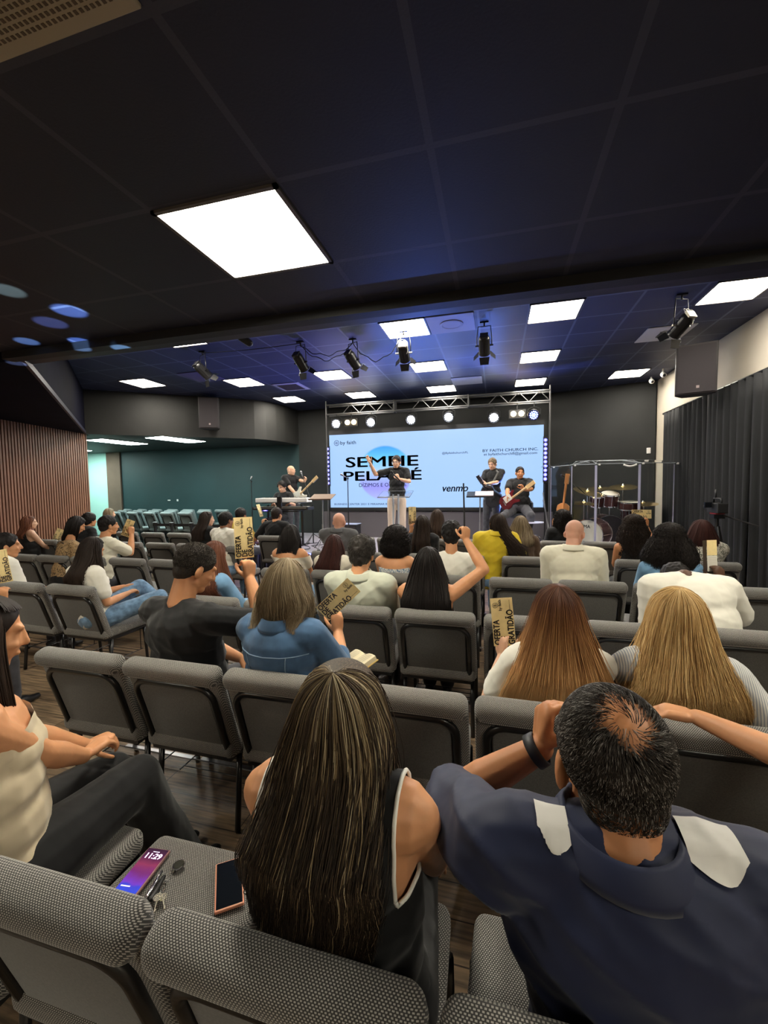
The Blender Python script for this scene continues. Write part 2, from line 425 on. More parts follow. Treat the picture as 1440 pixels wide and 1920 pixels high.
# stage
m_stage = mat('stage_deck', (.34, .32, .38), .35, noise=(5, .1)); m_sfront = mat('stage_skirt', (.03, .028, .032), .8)  # deck grey carries the purple stage light in its colour
_sp = [(-5.55, 7.07), (2.7, 7.07), (2.7, 9.85), (1.1, 10.35), (-5.55, 10.35)]
def _slab(pts, z0, z1):
    n = len(pts); b = MB(); b.add([(x, y, z0) for x, y in pts] + [(x, y, z1) for x, y in pts], [tuple(range(n)), tuple(range(2 * n - 1, n - 1, -1))] + [(j, (j + 1) % n, (j + 1) % n + n, j + n) for j in range(n)]); return b
dk = _slab(_sp, .41, .45).build('stage_platform', m_stage)
tag(dk, 'low grey stage platform with a black skirt in front of the back wall', 'stage')
_slab([(x * .998, y + (.015 if y < 8 else -.01)) for x, y in _sp], 0, .41).build('skirt', m_sfront, dk)
b = MB(); b.box((-1.425, 7.062, .43), (8.2, .012, .02)); b.build('edge_light', mat('blue_led_strip', (.1, .1, .5), .4, emit=(.12, .18, 1), es=4), dk)
# right-hand curtains on a rod
m_cur = mat('black_curtain_cloth', (.0055, .006, .0075), .8, bump=(14, .25, .01, (6, 6, .4)))
r = MB(); r.cyl((3.10, 9.2, 2.985), (3.10, 1.2, 2.985), .018); cr = r.build('curtain_rod', m_bmetal); tag(cr, 'long black curtain rod along the beige right wall', 'curtain rod')
def curtain(y0, y1, ph, label, gapx=0):
    g = []; n = int((y0 - y1) / .022)
    for k in range(12):
        z = 2.975 - 2.955 * k / 11; row = []
        for i in range(n + 1):
            y = y0 - (y0 - y1) * i / n
            a = .036 * (1 - .35 * k / 11 * math.sin(ph + y))
            x = 3.09 + a * math.sin(y * 38 + ph + .8 * math.sin(y * 3.1 + ph)) + .022 * math.sin(y * 9.3 + ph) * (k / 11) + .012 * math.sin(y * 71 + k * .2)
            row.append((x, y - gapx * .05 * (k / 11) * (1 - i / n), z))
        g.append(row)
    b = MB(); b.sheet(g); o = b.build('curtain', m_cur, smooth='all')
    md = o.modifiers.new('thickness', 'SOLIDIFY'); md.thickness = .004
    tag(o, label, 'curtain', 'black curtains on the right wall'); return o
curtain(9.12, 7.9, .3, 'black curtain panel nearest the stage, beside the pale wall strip', 1)
curtain(7.88, 6.3, 1.7, 'second black curtain panel from the stage, behind the video camera')
curtain(6.28, 4.2, 2.9, 'third black curtain panel from the stage, at the right edge of the picture')
curtain(4.18, 1.3, 4.1, 'nearest black curtain panel, beside the right end of the chair rows')

# ------------------------------------------------------------------ ceiling fixtures
m_lf = mat('troffer_light_stage', (.9, .88, .8), .5, emit=(1, .93, .80), es=L_FAR)
m_ln = mat('troffer_light_near', (.9, .88, .8), .5, emit=(1, .94, .78), es=L_NEAR)
m_la = mat('troffer_light_alcove', (.9, .95, .9), .5, emit=(.80, 1, .93), es=15)
m_tf = mat('troffer_frame', (.10, .09, .085), .5)
def troffer(x0, x1, y0, y1, z, m, label, grp='square ceiling light panels'):
    cx, cy = (x0 + x1) / 2, (y0 + y1) / 2
    t = empty('ceiling_light', (cx, cy, z), label, 'ceiling light', grp)
    W, D = x1 - x0, y1 - y0
    f = MB()
    for sx in (-1, 1): f.box((sx * (W / 2 - .006), 0, -.006), (.02, D + .008, .014)); f.box((0, sx * (D / 2 - .006), -.006), (W + .008, .02, .014))
    f.build('frame', m_tf, t)
    d = MB(); d.box((0, 0, -.003), (W - .03, D - .03, .005)); d.build('diffuser', m, t)
    return t
troffer(-1.515, -.885, 1.63, 2.25, CEIL_N, m_ln, 'large glowing ceiling light panel nearest the camera, on the low dark ceiling')
for x, y, nm in ((1.69, 1.63, 'right of the nearest panel'), (-4.7, .3, 'far to the left'), (1.69, -1.6, 'behind the camera on the right'), (-4.7, -2.2, 'rearmost on the left')):
    troffer(x, x + .63, y, y + .62, CEIL_N, m_ln, 'glowing ceiling light panel of the low ceiling, ' + nm)
W6 = .60
for x, y, nm in ((-1.475, 5.30, 'beside the white round-grille tile, above a spotlight'), (.385, 5.30, 'right of the hanging black spotlight, in the row nearest the camera'),
                 (2.27, 5.30, 'partly cut by the right edge of the picture'), (.385, 7.13, 'in the middle of the three to the right of the centre spotlight'),
                 (-1.45, 7.13, 'just behind the white-topped spotlight'), (-3.27, 7.13, 'between the two leftmost centre spotlights'),
                 (.375, 8.87, 'nearest the truss at its right half'), (-1.44, 8.87, 'nearest the truss above the centre of the screen'),
                 (-3.28, 8.87, 'nearest the truss above the left of the screen'), (-7.02, 6.52, 'farthest left, above the charcoal bulkhead'),
                 (-5.12, 7.08, 'left of centre, above the left wall speaker'), (-5.03, 8.78, 'beside the bluish vent near the left end of the truss'),
                 (-4.62, 4.70, 'thin sliver showing past the low soffit on the left'), (2.15, 8.78, 'in front of the security cameras near the right wall')):
    troffer(x, x + W6, y, y + W6, CEIL_F, m_lf, 'square ceiling light ' + nm)
for (a, b2, lab) in (((186, 825), (253, 832), 'long ceiling light of the side alcove, left of the pair'), ((295, 820), (364, 828), 'long ceiling light of the side alcove, right of the pair')):
    p, q = atz(*a, 2.85), atz(*b2, 2.85); d = (q - p); M = math.atan2(d.y, d.x)
    t = empty('ceiling_light', ((p.x + q.x) / 2, (p.y + q.y) / 2, 2.855), lab, 'ceiling light', 'alcove ceiling lights', M)
    f = MB(); f.box((0, 0, -.004), (1.24, .62, .012)); f.build('frame', m_tf, t)
    f = MB(); f.box((0, 0, -.012), (1.18, .56, .006)); f.build('diffuser', m_la, t)
for (x_, y_, lab) in ((-12.0, 9.3, 'third alcove ceiling light, added unseen behind the end of the slat wall'),):  # unseen lamp added to brighten the pale teal wall
    t = empty('ceiling_light', (x_, y_, 2.855), lab, 'ceiling light', 'alcove ceiling lights', .1)
    f = MB(); f.box((0, 0, -.004), (1.24, .62, .012)); f.build('frame', m_tf, t); f = MB(); f.box((0, 0, -.012), (1.18, .56, .006)); f.build('diffuser', m_la, t)
# tiles and vents
m_til = mat('pale_ceiling_tile', (.26, .27, .34), .7); m_til2 = mat('white_ceiling_tile', (.55, .55, .56), .7)
def vent(x, y, z, label, kind, m=None, sz=.59):
    t = empty('ceiling_vent', (x + sz / 2, y + sz / 2, z), label, 'ceiling vent')
    b = MB(); b.box((0, 0, -.008), (sz, sz, .012)); b.build('panel', m or m_til, t, bevel=.003)
    b = MB()
    if kind == 'round':
        b.lathe([(.15, -.014), (.15, -.024), (.125, -.03), (.11, -.024), (.0, -.024)], n=32); b.build('grille', m_til, t)
    elif kind == 'slats':
        for i in range(9): b.box((0, -.2 + i * .05, -.02), (sz - .16, .022, .012), Matrix.Rotation(.5, 3, 'X'))
        b.build('grille', mat('vent_slats', (.1, .1, .13), .5, .3), t)
    elif kind == 'square':
        b.box((0.02, 0, -.02), (.2, .2, .014)); b.build('grille', mat('dusty_vent', (.06, .06, .05), .8), t)
    elif kind == 'perf':
        for i in range(30):
            for j in range(30): b.box((-.27 + i * .0186, -.27 + j * .0186, -.0145), (.010, .010, .002))
        b.build('grille', mat('vent_holes', (.10, .075, .05), .9), t)
vent(-.86, 5.30, CEIL_F, 'pale ceiling tile with a round speaker grille beside a light panel', 'round')
vent(-.86, 8.33, CEIL_F, 'plain pale ceiling tile between two light panels near the truss', 'plain')
vent(-4.4, 7.68, CEIL_F, 'bluish slatted air vent near the left end of the truss', 'slats')
vent(-5.6, 6.45, CEIL_F, 'dim purple ceiling tile left of a light panel', 'plain', mat('dim_tile', (.07, .065, .14), .7))
vent(2.0, 6.55, CEIL_F, 'white ceiling tile with a dark square vent behind the right spotlight', 'square', m_til2)
vent(-1.515, .34, CEIL_N, 'beige perforated return air tile at the top left corner of the picture', 'perf', mat('beige_perforated_metal', (.34, .29, .21), .6), .62)
# ------------------------------------------------------------------ church chairs
m_fab = weave_mat('grey_tweed_fabric', (.042, .040, .038), (.40, .38, .345))
m_pan = mat('grey_back_panel_fabric', (.098, .094, .088), .9, sheen=.2, noise=(180, .22), bump=(420, .35, .0015))
m_tfab = mat('teal_grey_fabric', (.095, .125, .13), .9, sheen=.2, noise=(60, .12))
m_tub = mat('black_tube_frame', (.010, .010, .011), .28, .2, .6)
LEAN = .14 / .46
def chair_proto(fab, pan, loc):
    t = empty('church_chair', loc)
    W = .512
    th = math.atan(LEAN); M = Matrix.Rotation(th, 3, 'X')       # back leans towards -y going up
    def bp(x, s, d):                                            # s up the back, d out of its rear face
        return Vector((x, .152 - s * math.sin(th) - d * math.cos(th), .390 + s * math.cos(th) * .98 - d * math.sin(th)))
    # cushion
    me = bmesh.new(); bmesh.ops.create_cube(me, size=1)
    def rb(c, d, r, seg, Mx):
        bm = bmesh.new(); bmesh.ops.create_cube(bm, size=1); bmesh.ops.scale(bm, vec=d, verts=bm.verts)
        bmesh.ops.bevel(bm, geom=list(bm.edges), offset=r, segments=seg, affect='EDGES', profile=.55)
        bmesh.ops.transform(bm, matrix=Matrix.Translation(c) @ Mx.to_4x4(), verts=bm.verts)
        vs = [v.co.copy() for v in bm.verts]; bm.verts.index_update(); fs = [tuple(v.index for v in f.verts) for f in bm.faces]; bm.free(); return vs, fs
    me.free()
    b = MB()
    b.add(*rb(bp(0, .235, -.020), (W, .050, .47), .022, 4, M))
    b.add(*rb(bp(0, .455, -.012), (W, .092, .085), .041, 7, M))
    o = b.build('backrest', fab, t, smooth='all')
    b = MB(); b.add(*rb(bp(0, .205, .006), (W - .125, .02, .40), .008, 3, M)); b.build('back_panel', pan, t, smooth=True)
    # U tube
    x0 = W / 2 - .045; pts = []; top = .405; r = .075
    pts.append(bp(-x0, .0, .012))
    for i in range(7):
        a = PI - i * PI / 12; pts.append(bp(-x0 + r + r * math.cos(a), top - r + r * math.sin(a), .012))
    for i in range(7):
        a = PI / 2 - i * PI / 12; pts.append(bp(x0 - r + r * math.cos(a), top - r + r * math.sin(a), .012))
    pts.append(bp(x0, .0, .012))
    b = MB(); b.tube(pts, .0158, 10); b.build('back_frame', m_tub, t, smooth='all')
    # seat
    b = MB(); v, f = rb((0, .345, .425), (W - .01, .47, .085), .035, 5, Matrix.Identity(3))
    v = [Vector((p.x * (1 - .10 * max(0, (p.y - .35) / .24)), p.y, p.z + (.008 if abs(p.x) < .15 and p.z > .43 else 0))) for p in v]
    b.add(v, f); b.build('seat', fab, t, smooth='all')
    b = MB(); b.box((0, .34, .375), (W - .06, .42, .018)); b.build('seat_board', m_bplas, t)
    b = MB()
    for s in (-1, 1):
        b.tube([bp(s * x0, .02, .012), (s * x0, .172, .385), (s * x0, .20, .365), (s * x0, .26, .36), (s * x0, .54, .36)], .011, 8)
    b.cyl((-x0, .24, .36), (x0, .24, .36), .010, n=8); b.cyl((-x0, .5, .36), (x0, .5, .36), .010, n=8)
    b.build('seat_frame', m_tub, t, smooth='all')
    for s in (-1, 1):
        for (ya, yb) in ((.19, .155), (.52, .545)):
            b = MB(); b.tube([(s * (x0 + .016), ya, .365), (s * (x0 + .018), (ya + yb) / 2, .18), (s * (x0 + .018), yb, .004)], .014, 8); b.build('leg', m_tub, t, smooth='all')
    b = MB()
    for y in (.30, .36, .42, .48): b.cyl((-.2, y, .16), (.2, y, .16), .003, n=6)
    b.cyl((-.2, .27, .16), (-.2, .52, .16), .004, n=6); b.cyl((.2, .27, .16), (.2, .52, .16), .004, n=6)
    for s in (-1, 1): b.cyl((s * .2, .5, .16), (s * .2, .5, .36), .004, n=6)
    b.build('book_rack', m_tub, t)
    b = MB(); b.box((0, .50, .055), (W + .01, .028, .010)); b.build('ganging_bar', m_metal, t)
    return t
ROWY = [.548, 1.50, 2.54, 3.62, 4.76, 6.22]
ROWN = ['nearest row', 'second row from the camera', 'third row from the camera', 'fourth row from the camera', 'fifth row from the camera', 'front row before the stage']
ORD = ['first', 'second', 'third', 'fourth', 'fifth', 'sixth', 'seventh', 'eighth', 'ninth', 'tenth', 'eleventh', 'twelfth', 'thirteenth', 'fourteenth', 'fifteenth', 'sixteenth', 'seventeenth', 'eighteenth']
LS = [-1.41, -.355, .18, .73]
LEFTS = {   # chair centres of each row, left to right
    0: [-1.945, -1.415, -.885, -.355, .175, .705, 1.235],
    1: [-1.965, -1.425, -.885, -.355, .18, .725, 1.27, 1.81],
    2: [(-4.55, .07), (-4.0, .07), (-3.44, .07), -2.045, -1.475, -.91, -.375, .185, .755, 1.31, 1.87],
    3: [(-6.37, .22), (-5.82, .22), (-5.3, .22), (-4.75, .22), (-4.16, .22), (-3.6, .22), -2.0, -1.46, -.92, -.385, .2, .755, 1.31, 1.86],
    4: [(-7.75, .38), (-7.22, .38), (-6.66, .36), (-6.05, .36), (-5.46, .34), (-4.88, .34), (-4.31, .32), (-3.68, .2), -1.99, -1.46, -.92, -.38, .32, .88, 1.46, 2.06],
    5: [(-6.9, .2), (-6.25, .15), (-5.66, .15), (-5.1, .15), -3.66, -2.1, -1.55, -.95, -.4, .3, .86, 1.42]}
OCC = {(0, 1): 'of the woman in the cream top', (0, 2): 'with the purple phone and keys on its seat', (0, 3): 'of the long-haired woman in black', (0, 4): 'of the man in the navy polo',
       (1, 1): 'of the man in the black t-shirt', (1, 2): 'of the woman in the denim jacket', (1, 5): 'of the woman with long auburn-tipped hair', (1, 6): 'of the woman with long blonde hair'}
proto = None
CH = {}
for r in range(6):
    for i, c in enumerate(LEFTS[r]):
        x, dy = c if isinstance(c, tuple) else (c, 0)
        if (r, i) in OCC: lab = 'grey tweed church chair ' + OCC[(r, i)] + ', ' + ROWN[r]
        else: lab = 'grey tweed church chair, %s from the left in the %s' % (ORD[i], ROWN[r])
        if proto is None: t = proto = chair_proto(m_fab, m_pan, (x, ROWY[r] + dy, 0))
        else: t = copy_tree(proto); t.location = (x, ROWY[r] + dy, 0)
        t.rotation_euler.z = random.uniform(-.012, .012) - (.0 if dy == 0 else .05)
        tag(t, lab, 'chair', 'rows of grey church chairs'); CH[(r, i)] = t
# teal-grey chairs in the side alcove, turned towards the stage
p2 = None; k = 0
for row, (px0, py0, z, n, sp) in enumerate(((195, 981, 0, 5, .56), (232, 972, 0, 6, .56), (232, 966, 0, 7, .56))):
    base = Vector(((-9.3, 8.35, .27), (-9.8, 9.0, .27), (-10.3, 9.65, .27))[row])
    for i in range(n):
        t = chair_proto(m_tfab, m_tfab, (0, 0, 0)) if p2 is None else copy_tree(p2)
        p2 = p2 or t
        an = -.45 + .03 * i
        d = Vector((math.cos(-.08), math.sin(-.08), 0))
        q = base + d * (i * sp) + Vector((0, .0, 0)); t.location = q; t.rotation_euler.z = an
        tag(t, 'teal-grey chair in the side alcove, %s from the left in the %s row back' % (ORD[i], ORD[row]), 'chair', 'chairs in the side alcove')
# belt barrier in front of the alcove
bpts = [at(290, 960, 6.9), at(321, 960, 6.85), at(358, 961, 6.8)]
bpts = [Vector((p.x, p.y, 0)) for p in bpts]
for i, p in enumerate(bpts + [Vector((at(424, 960, 6.7).x, 6.7, 0))]):
    t = empty('barrier_post', p, 'black belt barrier post, %s from the left, before the alcove chairs' % ORD[i], 'barrier post', 'belt barrier posts')
    b = MB(); b.lathe([(.16, 0), (.16, .02), (.05, .035), (.032, .05)], n=20); b.build('base', m_bplas, t, smooth=True)
    b = MB(); b.cyl((0, 0, .04), (0, 0, .93), .03); b.build('pole', m_bplas, t, smooth=True)
    b = MB(); b.lathe([(.045, .93), (.045, 1.01), (.03, 1.02)], n=20); b.build('belt_head', m_bplas, t, smooth=True)
b = MB(); b.box(((bpts[0].x + bpts[2].x) / 2, 6.85, .965), (bpts[2].x - bpts[0].x - .07, .004, .05)); o = b.build('barrier_belt', m_bplas)
tag(o, 'black belt stretched between the barrier posts', 'barrier belt')
b = MB(); xx = at(424, 960, 6.7).x; b.box(((bpts[2].x + xx) / 2, 6.75, .965), (xx - bpts[2].x - .07, .004, .05), Matrix.Rotation(-.06, 3, 'Z')); o = b.build('barrier_belt', m_bplas)
tag(o, 'black belt behind the dark-haired woman, on the right of the barrier', 'barrier belt')
# ------------------------------------------------------------------ people
def skin(name, c):
    m = mat(name, c, .5, spec=.35, noise=(14, .07), bump=(120, .08, .002))
    P(m).inputs['Subsurface Weight'].default_value = .08; P(m).inputs['Subsurface Radius'].default_value = (.02, .008, .004)
    return m
SK = {'tan': skin('skin_tan', (.60, .285, .140)), 'warm': skin('skin_warm', (.52, .225, .10)), 'light': skin('skin_light', (.66, .39, .26)),
      'brown': skin('skin_brown', (.30, .135, .07)), 'dark': skin('skin_dark', (.10, .05, .03)), 'rosy': skin('skin_rosy', (.62, .32, .22))}
HM = {'black': hair_mat('black_hair', [(.006, .005, .005), (.016, .012, .011), (.035, .026, .022)]),
      'dark': hair_mat('dark_brown_hair', [(.010, .006, .005), (.028, .017, .012), (.07, .042, .028)]),
      'front': hair_mat('highlighted_brown_hair', [(.020, .013, .009), (.040, .027, .018), (.10, .068, .040), (.30, .22, .12), (.46, .38, .25)]),
      'ombre': hair_mat('auburn_ombre_hair', [(.040, .015, .011), (.12, .045, .022), (.30, .14, .05), (.60, .34, .14), (.75, .50, .25)]),
      'blonde': hair_mat('blonde_hair', [(.24, .13, .05), (.55, .35, .14), (.78, .55, .26), (.92, .76, .46)]),
      'ash': hair_mat('ash_blonde_hair', [(.07, .045, .028), (.20, .145, .085), (.34, .27, .17), (.55, .47, .34)]),
      'red': hair_mat('red_brown_hair', [(.04, .012, .007), (.12, .040, .020), (.22, .09, .045)]),
      'wine': hair_mat('dark_red_hair', [(.018, .006, .006), (.05, .015, .012), (.09, .03, .022)]),
      'grey': hair_mat('greying_hair', [(.02, .017, .015), (.045, .038, .033), (.16, .15, .14)]),
      'salt': hair_mat('salt_and_pepper_hair', [(.018, .014, .012), (.035, .027, .022), (.07, .06, .05), (.34, .32, .30)])}
def cloth(name, col, rough=.85, fold=.5, sc=9, **k):
    m = mat(name, col, rough, spec=.3, sheen=.15, **k)
    if not P(m).inputs['Normal'].links: bump(m, sc, fold, .02, (1, 1, .55), 2)
    return m
def to_mesh(b, voxel, smooth, name, post=None, cut=None, iters=None):
    """fuse the overlapping forms into one continuous skin"""
    me = b.mesh(name); o = bpy.data.objects.new('tmp', me); C.objects.link(o)
    r = o.modifiers.new('r', 'REMESH'); r.mode = 'VOXEL'; r.voxel_size = voxel; r.adaptivity = 0
    s = o.modifiers.new('s', 'SMOOTH'); s.factor = .5; s.iterations = smooth
    dg = bpy.context.evaluated_depsgraph_get(); dg.update()
    m2 = bpy.data.meshes.new_from_object(o.evaluated_get(dg)); m2.name = name
    bpy.data.objects.remove(o); bpy.data.meshes.remove(me)
    n = len(m2.vertices)
    if post:
        co = np.empty(n * 3, np.float32); m2.vertices.foreach_get('co', co); no = np.empty(n * 3, np.float32); m2.vertices.foreach_get('normal', no)
        co = post(co.reshape(-1, 3).astype(float), no.reshape(-1, 3).astype(float)); m2.vertices.foreach_set('co', co.astype(np.float32).ravel()); m2.update()
    if cut:
        bm = bmesh.new(); bm.from_mesh(m2)
        for ct in cut:
            p, nr = ct[0], ct[1]
            if len(ct) == 5:
                def rad_(c_): v_ = c_ - ct[2]; return (v_ - ct[3] * v_.dot(ct[3])).length
                fs = [f_ for f_ in bm.faces if rad_(f_.calc_center_median()) < ct[4] + .03]
                bmesh.ops.bisect_plane(bm, geom=fs + list({e for f_ in fs for e in f_.edges}) + list({v_ for f_ in fs for v_ in f_.verts}), plane_co=p, plane_no=nr)
                bmesh.ops.delete(bm, geom=[f_ for f_ in bm.faces if rad_(f_.calc_center_median()) < ct[4] and (f_.calc_center_median() - p).dot(nr) > 0], context='FACES')
                continue
            if len(ct) == 4:
                bmesh.ops.bisect_plane(bm, geom=list(bm.verts) + list(bm.edges) + list(bm.faces), plane_co=ct[2], plane_no=ct[3])
                fs = [f_ for f_ in bm.faces if (f_.calc_center_median() - ct[2]).dot(ct[3]) > 0]
                gm = fs + list({e for f_ in fs for e in f_.edges}) + list({v_ for f_ in fs for v_ in f_.verts})
                bmesh.ops.bisect_plane(bm, geom=gm, plane_co=p, plane_no=nr)
                bmesh.ops.delete(bm, geom=[f_ for f_ in bm.faces if (f_.calc_center_median() - ct[2]).dot(ct[3]) > 0 and (f_.calc_center_median() - p).dot(nr) > 0], context='FACES')
                continue
            bmesh.ops.bisect_plane(bm, geom=list(bm.verts) + list(bm.edges) + list(bm.faces), plane_co=p, plane_no=nr, clear_outer=True)
        bm.to_mesh(m2); bm.free()
    m2.polygons.foreach_set('use_smooth', [True] * len(m2.polygons)); m2.update()
    return m2
def link_mesh(name, me, m, parent, base):
    me.transform(Matrix.Translation(-Vector(base))); me.materials.clear(); me.materials.append(m)
    o = bpy.data.objects.new(name, me); C.objects.link(o); o.parent = parent; return o
def hand(b, W, d, n, side, curl=.3, point=False, sc=1.0, spread=.12, thumb=None):
    """palm and five fingers. W wrist, d fingers' direction, n palm normal, side +1: thumb on the d x n side"""
    d = Vector(d).normalized(); n = (Vector(n) - Vector(n).dot(d) * d).normalized(); s = d.cross(n) * side
    b.caps(W + d * .012 * sc, W + d * .075 * sc + s * .008 * sc, .030 * sc, .034 * sc, 12, flat=n, fk=.45)
    b.caps(W + d * .03 * sc - s * .018 * sc, W + d * .078 * sc - s * .022 * sc, .016 * sc, .015 * sc, 8)
    b.caps(W + d * .03 * sc + s * .018 * sc, W + d * .082 * sc + s * .026 * sc, .017 * sc, .014 * sc, 8)
    for i, (off, ln, r) in enumerate(((.027, .072, .0095), (.009, .080, .0098), (-.009, .074, .0095), (-.026, .058, .0082))):
        p = W + (d * .082 + s * off) * sc; c = curl; dd = (d + s * (spread * (1.5 - i) * .35)).normalized()
        if point and i == 0: c = .03
        elif point: c = 1.25
        an = .35 * c
        for j, q in enumerate((.44, .31, .25)):
            an += c * (.75 if j else .55)
            v = (dd * math.cos(an) + n * math.sin(an)); e = p + v * ln * q * sc
            b.caps(p, e, r * sc * (1 - .10 * j), r * sc * (.93 - .10 * j), 8); p = e
    t0 = W + (d * .022 + s * .024 + n * .008) * sc
    td = thumb if thumb is not None else (d * .62 + s * .62 + n * (.35 + .5 * curl))
    td = Vector(td).normalized(); t1 = t0 + td * .040 * sc
    td2 = (td + d * .35 - s * .25 * curl).normalized(); t2 = t1 + td2 * .030 * sc; t3 = t2 + (td2 - s * .3 * curl).normalized() * .024 * sc
    b.caps(t0, t1, .014 * sc, .0115 * sc, 8); b.caps(t1, t2, .0112 * sc, .0105 * sc, 8); b.caps(t2, t3, .0103 * sc, .0085 * sc, 8)
def ik(A, T, l1, l2, hint):
    A, T = Vector(A), Vector(T); d = T - A; L = d.length
    if L > (l1 + l2) * .995: T = A + d * ((l1 + l2) * .995 / L); d = T - A; L = d.length
    a = (l1 * l1 - l2 * l2 + L * L) / (2 * L); h = math.sqrt(max(0, l1 * l1 - a * a)); u = d / L
    hv = Vector(hint); hv = (hv - hv.dot(u) * u).normalized()
    return A + u * a + hv * h, T
def vnoise(p, k, ph):
    return (np.sin(p[:, 0] * k + ph + 1.7 * np.sin(p[:, 1] * k * .7 + ph * 2)) + np.sin(p[:, 1] * k * 1.1 - ph + 1.5 * np.sin(p[:, 2] * k * .6 + ph)) + np.sin(p[:, 2] * k * .9 + 2 * ph + 1.6 * np.sin(p[:, 0] * k * .8))) / 3
def folder(amp, dirs=((1, 0, 1),), k=38, ph=0.):
    """drape folds: soft ridges running across the given directions"""
    def post(co, no):
        n = vnoise(co, 9, ph); h = np.zeros(len(co))
        for i, dr in enumerate(dirs):
            dr = np.array(dr, float); dr /= np.linalg.norm(dr)
            t = co @ dr * k * (1 + .3 * i) + 2.6 * n + ph * (i + 1); m = .5 + .5 * vnoise(co, 6.5, ph + i * 2.3)
            h += (1 - np.abs(np.sin(t / 2))) ** 1.6 * m
        return co + no * ((h / len(dirs) * 2 - .10) * amp)[:, None]
    return post

class Rig: pass
def person(label, head, Y, face=0., skin='tan', hair=None, top=None, legs=None, L=None, R=None, hy=0., hp=0., hroll=0., row=None, lean=None,
           sex='m', build=1., stand=None, fine=0, hipx=None, shz=None, group=None, feet=True, hs=1., knee=None, zt=None, ankle=None, faceon=False, hipf=None, floor=0., hz=.535):
    """head = pixel of the top of the head at distance Y (seated unless stand = floor height)"""
    T = at(head[0], head[1], Y) if zt is None else Vector((at(head[0], head[1], Y).x, Y, zt))
    psi = math.radians(face); r = Vector((math.cos(psi), math.sin(psi), 0)); f = Vector((-math.sin(psi), math.cos(psi), 0)); u = Vector((0, 0, 1))
    man = sex == 'm'; k = (1. if man else .92) * hs
    HH = .118 * k
    hM = Matrix.Rotation(psi + math.radians(hy), 3, 'Z') @ Matrix.Rotation(math.radians(hroll), 3, 'Y') @ Matrix.Rotation(-math.radians(hp), 3, 'X')
    hc = T - u * HH * 1.02
    def hl(x, y, z): return hc + hM @ Vector((x * k, y * k, z * k))
    vox = (.012, .0075, .0055)[fine]
    if hipf is None: hipf = .02
    # spine
    if stand is None:
        if row is not None:
            hy_ = ROWY[row[0]] + .27; hipx = T.x if hipx is None else hipx
            hip = Vector((hipx, hy_, hz))
        else: hip = Vector((T.x, T.y, floor + hz)) + f * hipf
    else: hip = Vector((T.x, T.y, stand + (T.z - stand) * .525)) + f * hipf
    nk = hl(0, -.028, -.10)                                     # base of skull
    shH = (T.z - .285 * k) if shz is None else shz
    N = Vector((nk.x, nk.y, shH + .035)) - f * (.022 * k)
    if stand is None: N = N + (hip - N) * .02
    sw = (.178 if man else .150) * build ** .5 * hs
    up = (N - hip).normalized(); fr = (f - f.dot(up) * up).normalized()
    rx_ = fr.cross(up).normalized(); M3 = Matrix((rx_, fr, up)).transposed()
    tl = (N - hip).length
    SL, SR = N - r * sw - up * .045, N + r * sw - up * .045
    base = Vector((hip.x, hip.y, stand if stand is not None else floor))
    root = empty('person', base, label, 'person', group)
    bw = build
    def torso(b, e, low=True, upper=True):
        if low:
            sh_ = stand is not None and e > 0; b.ell(hip + up * (.07 if sh_ else .03), (.150 * bw + e, .115 * bw + e, .085 if sh_ else .13 + e), M3)
            b.ell(hip + up * tl * .30, (.138 * bw + e, .112 * bw + e, .15 + e), M3)
        b.ell(hip + up * tl * .52, (.142 * bw + e, .112 * bw + e, .15 + e), M3)
        b.ell(hip + up * tl * .76, ((.158 if man else .142) * bw + e, .108 * bw + e, .145 + e), M3)
        if upper:
            b.caps(SL + r * .03, SR - r * .03, .062 * bw ** .5 + e, None, 12)
            b.caps(N - up * .01, SL + r * .015 + up * .002, .050 * bw ** .5 + e, .050 * bw ** .5 + e, 12); b.caps(N - up * .01, SR - r * .015 + up * .002, .050 * bw ** .5 + e, .050 * bw ** .5 + e, 12)
            if not man: b.ell(hip + up * tl * .66 + fr * .06, (.125 * bw + e, .075 * bw + e, .08 + e), M3)
            b.ell(hip + up * tl * .84 - fr * .01, (.14 * bw + e, .085 * bw + e, .09 + e), M3)
    # arms
    arms = []
    la, lf = .285 * k, .255 * k
    for sgn, Sh, spec in ((-1, SL, L), (1, SR, R)):
        spec = dict(spec or {})
        if 'w' in spec: Wr = Vector(spec['w'])
        else: Wr = hip + f * (.30 if stand is None else .05) + r * sgn * (.07 if stand is None else .26) + u * (.14 if stand is None else -.02)
        hint = Vector(spec.get('hint', (0, 0, -1))) + (r * sgn * .5 - f * .2 if 'hint' not in spec else Vector((0, 0, 0)))
        E, Wr = ik(Sh, Wr, la * spec.get('len', 1), lf * spec.get('len', 1), hint)
        arms.append((sgn, Sh, E, Wr, spec))
    ar = bw ** .5 * (1 if man else .88)
    b = MB()
    b.ell(hl(0, -.016, .032), (.076 * k, .097 * k, .086 * k), hM); b.ell(hl(0, .022, -.028), (.061 * k, .072 * k, .088 * k), hM)
    b.ell(hl(0, -.05, -.02), (.058 * k, .05 * k, .06 * k), hM)
    b.caps(hl(-.018, .052, -.092), hl(.018, .052, -.092), .024 * k, None, 10); b.caps(hl(-.048, 0, -.065), hl(-.014, .052, -.09), .018 * k, None, 8); b.caps(hl(.048, 0, -.065), hl(.014, .052, -.09), .018 * k, None, 8)
    b.caps(hl(0, .088, .012), hl(0, .105, -.030), .009 * k, .0135 * k, 8); b.caps(hl(-.011, .092, -.034), hl(.011, .092, -.034), .009 * k, None, 8)
    b.caps(hl(-.036, .078, .022), hl(.036, .078, .022), .0125 * k, None, 8)
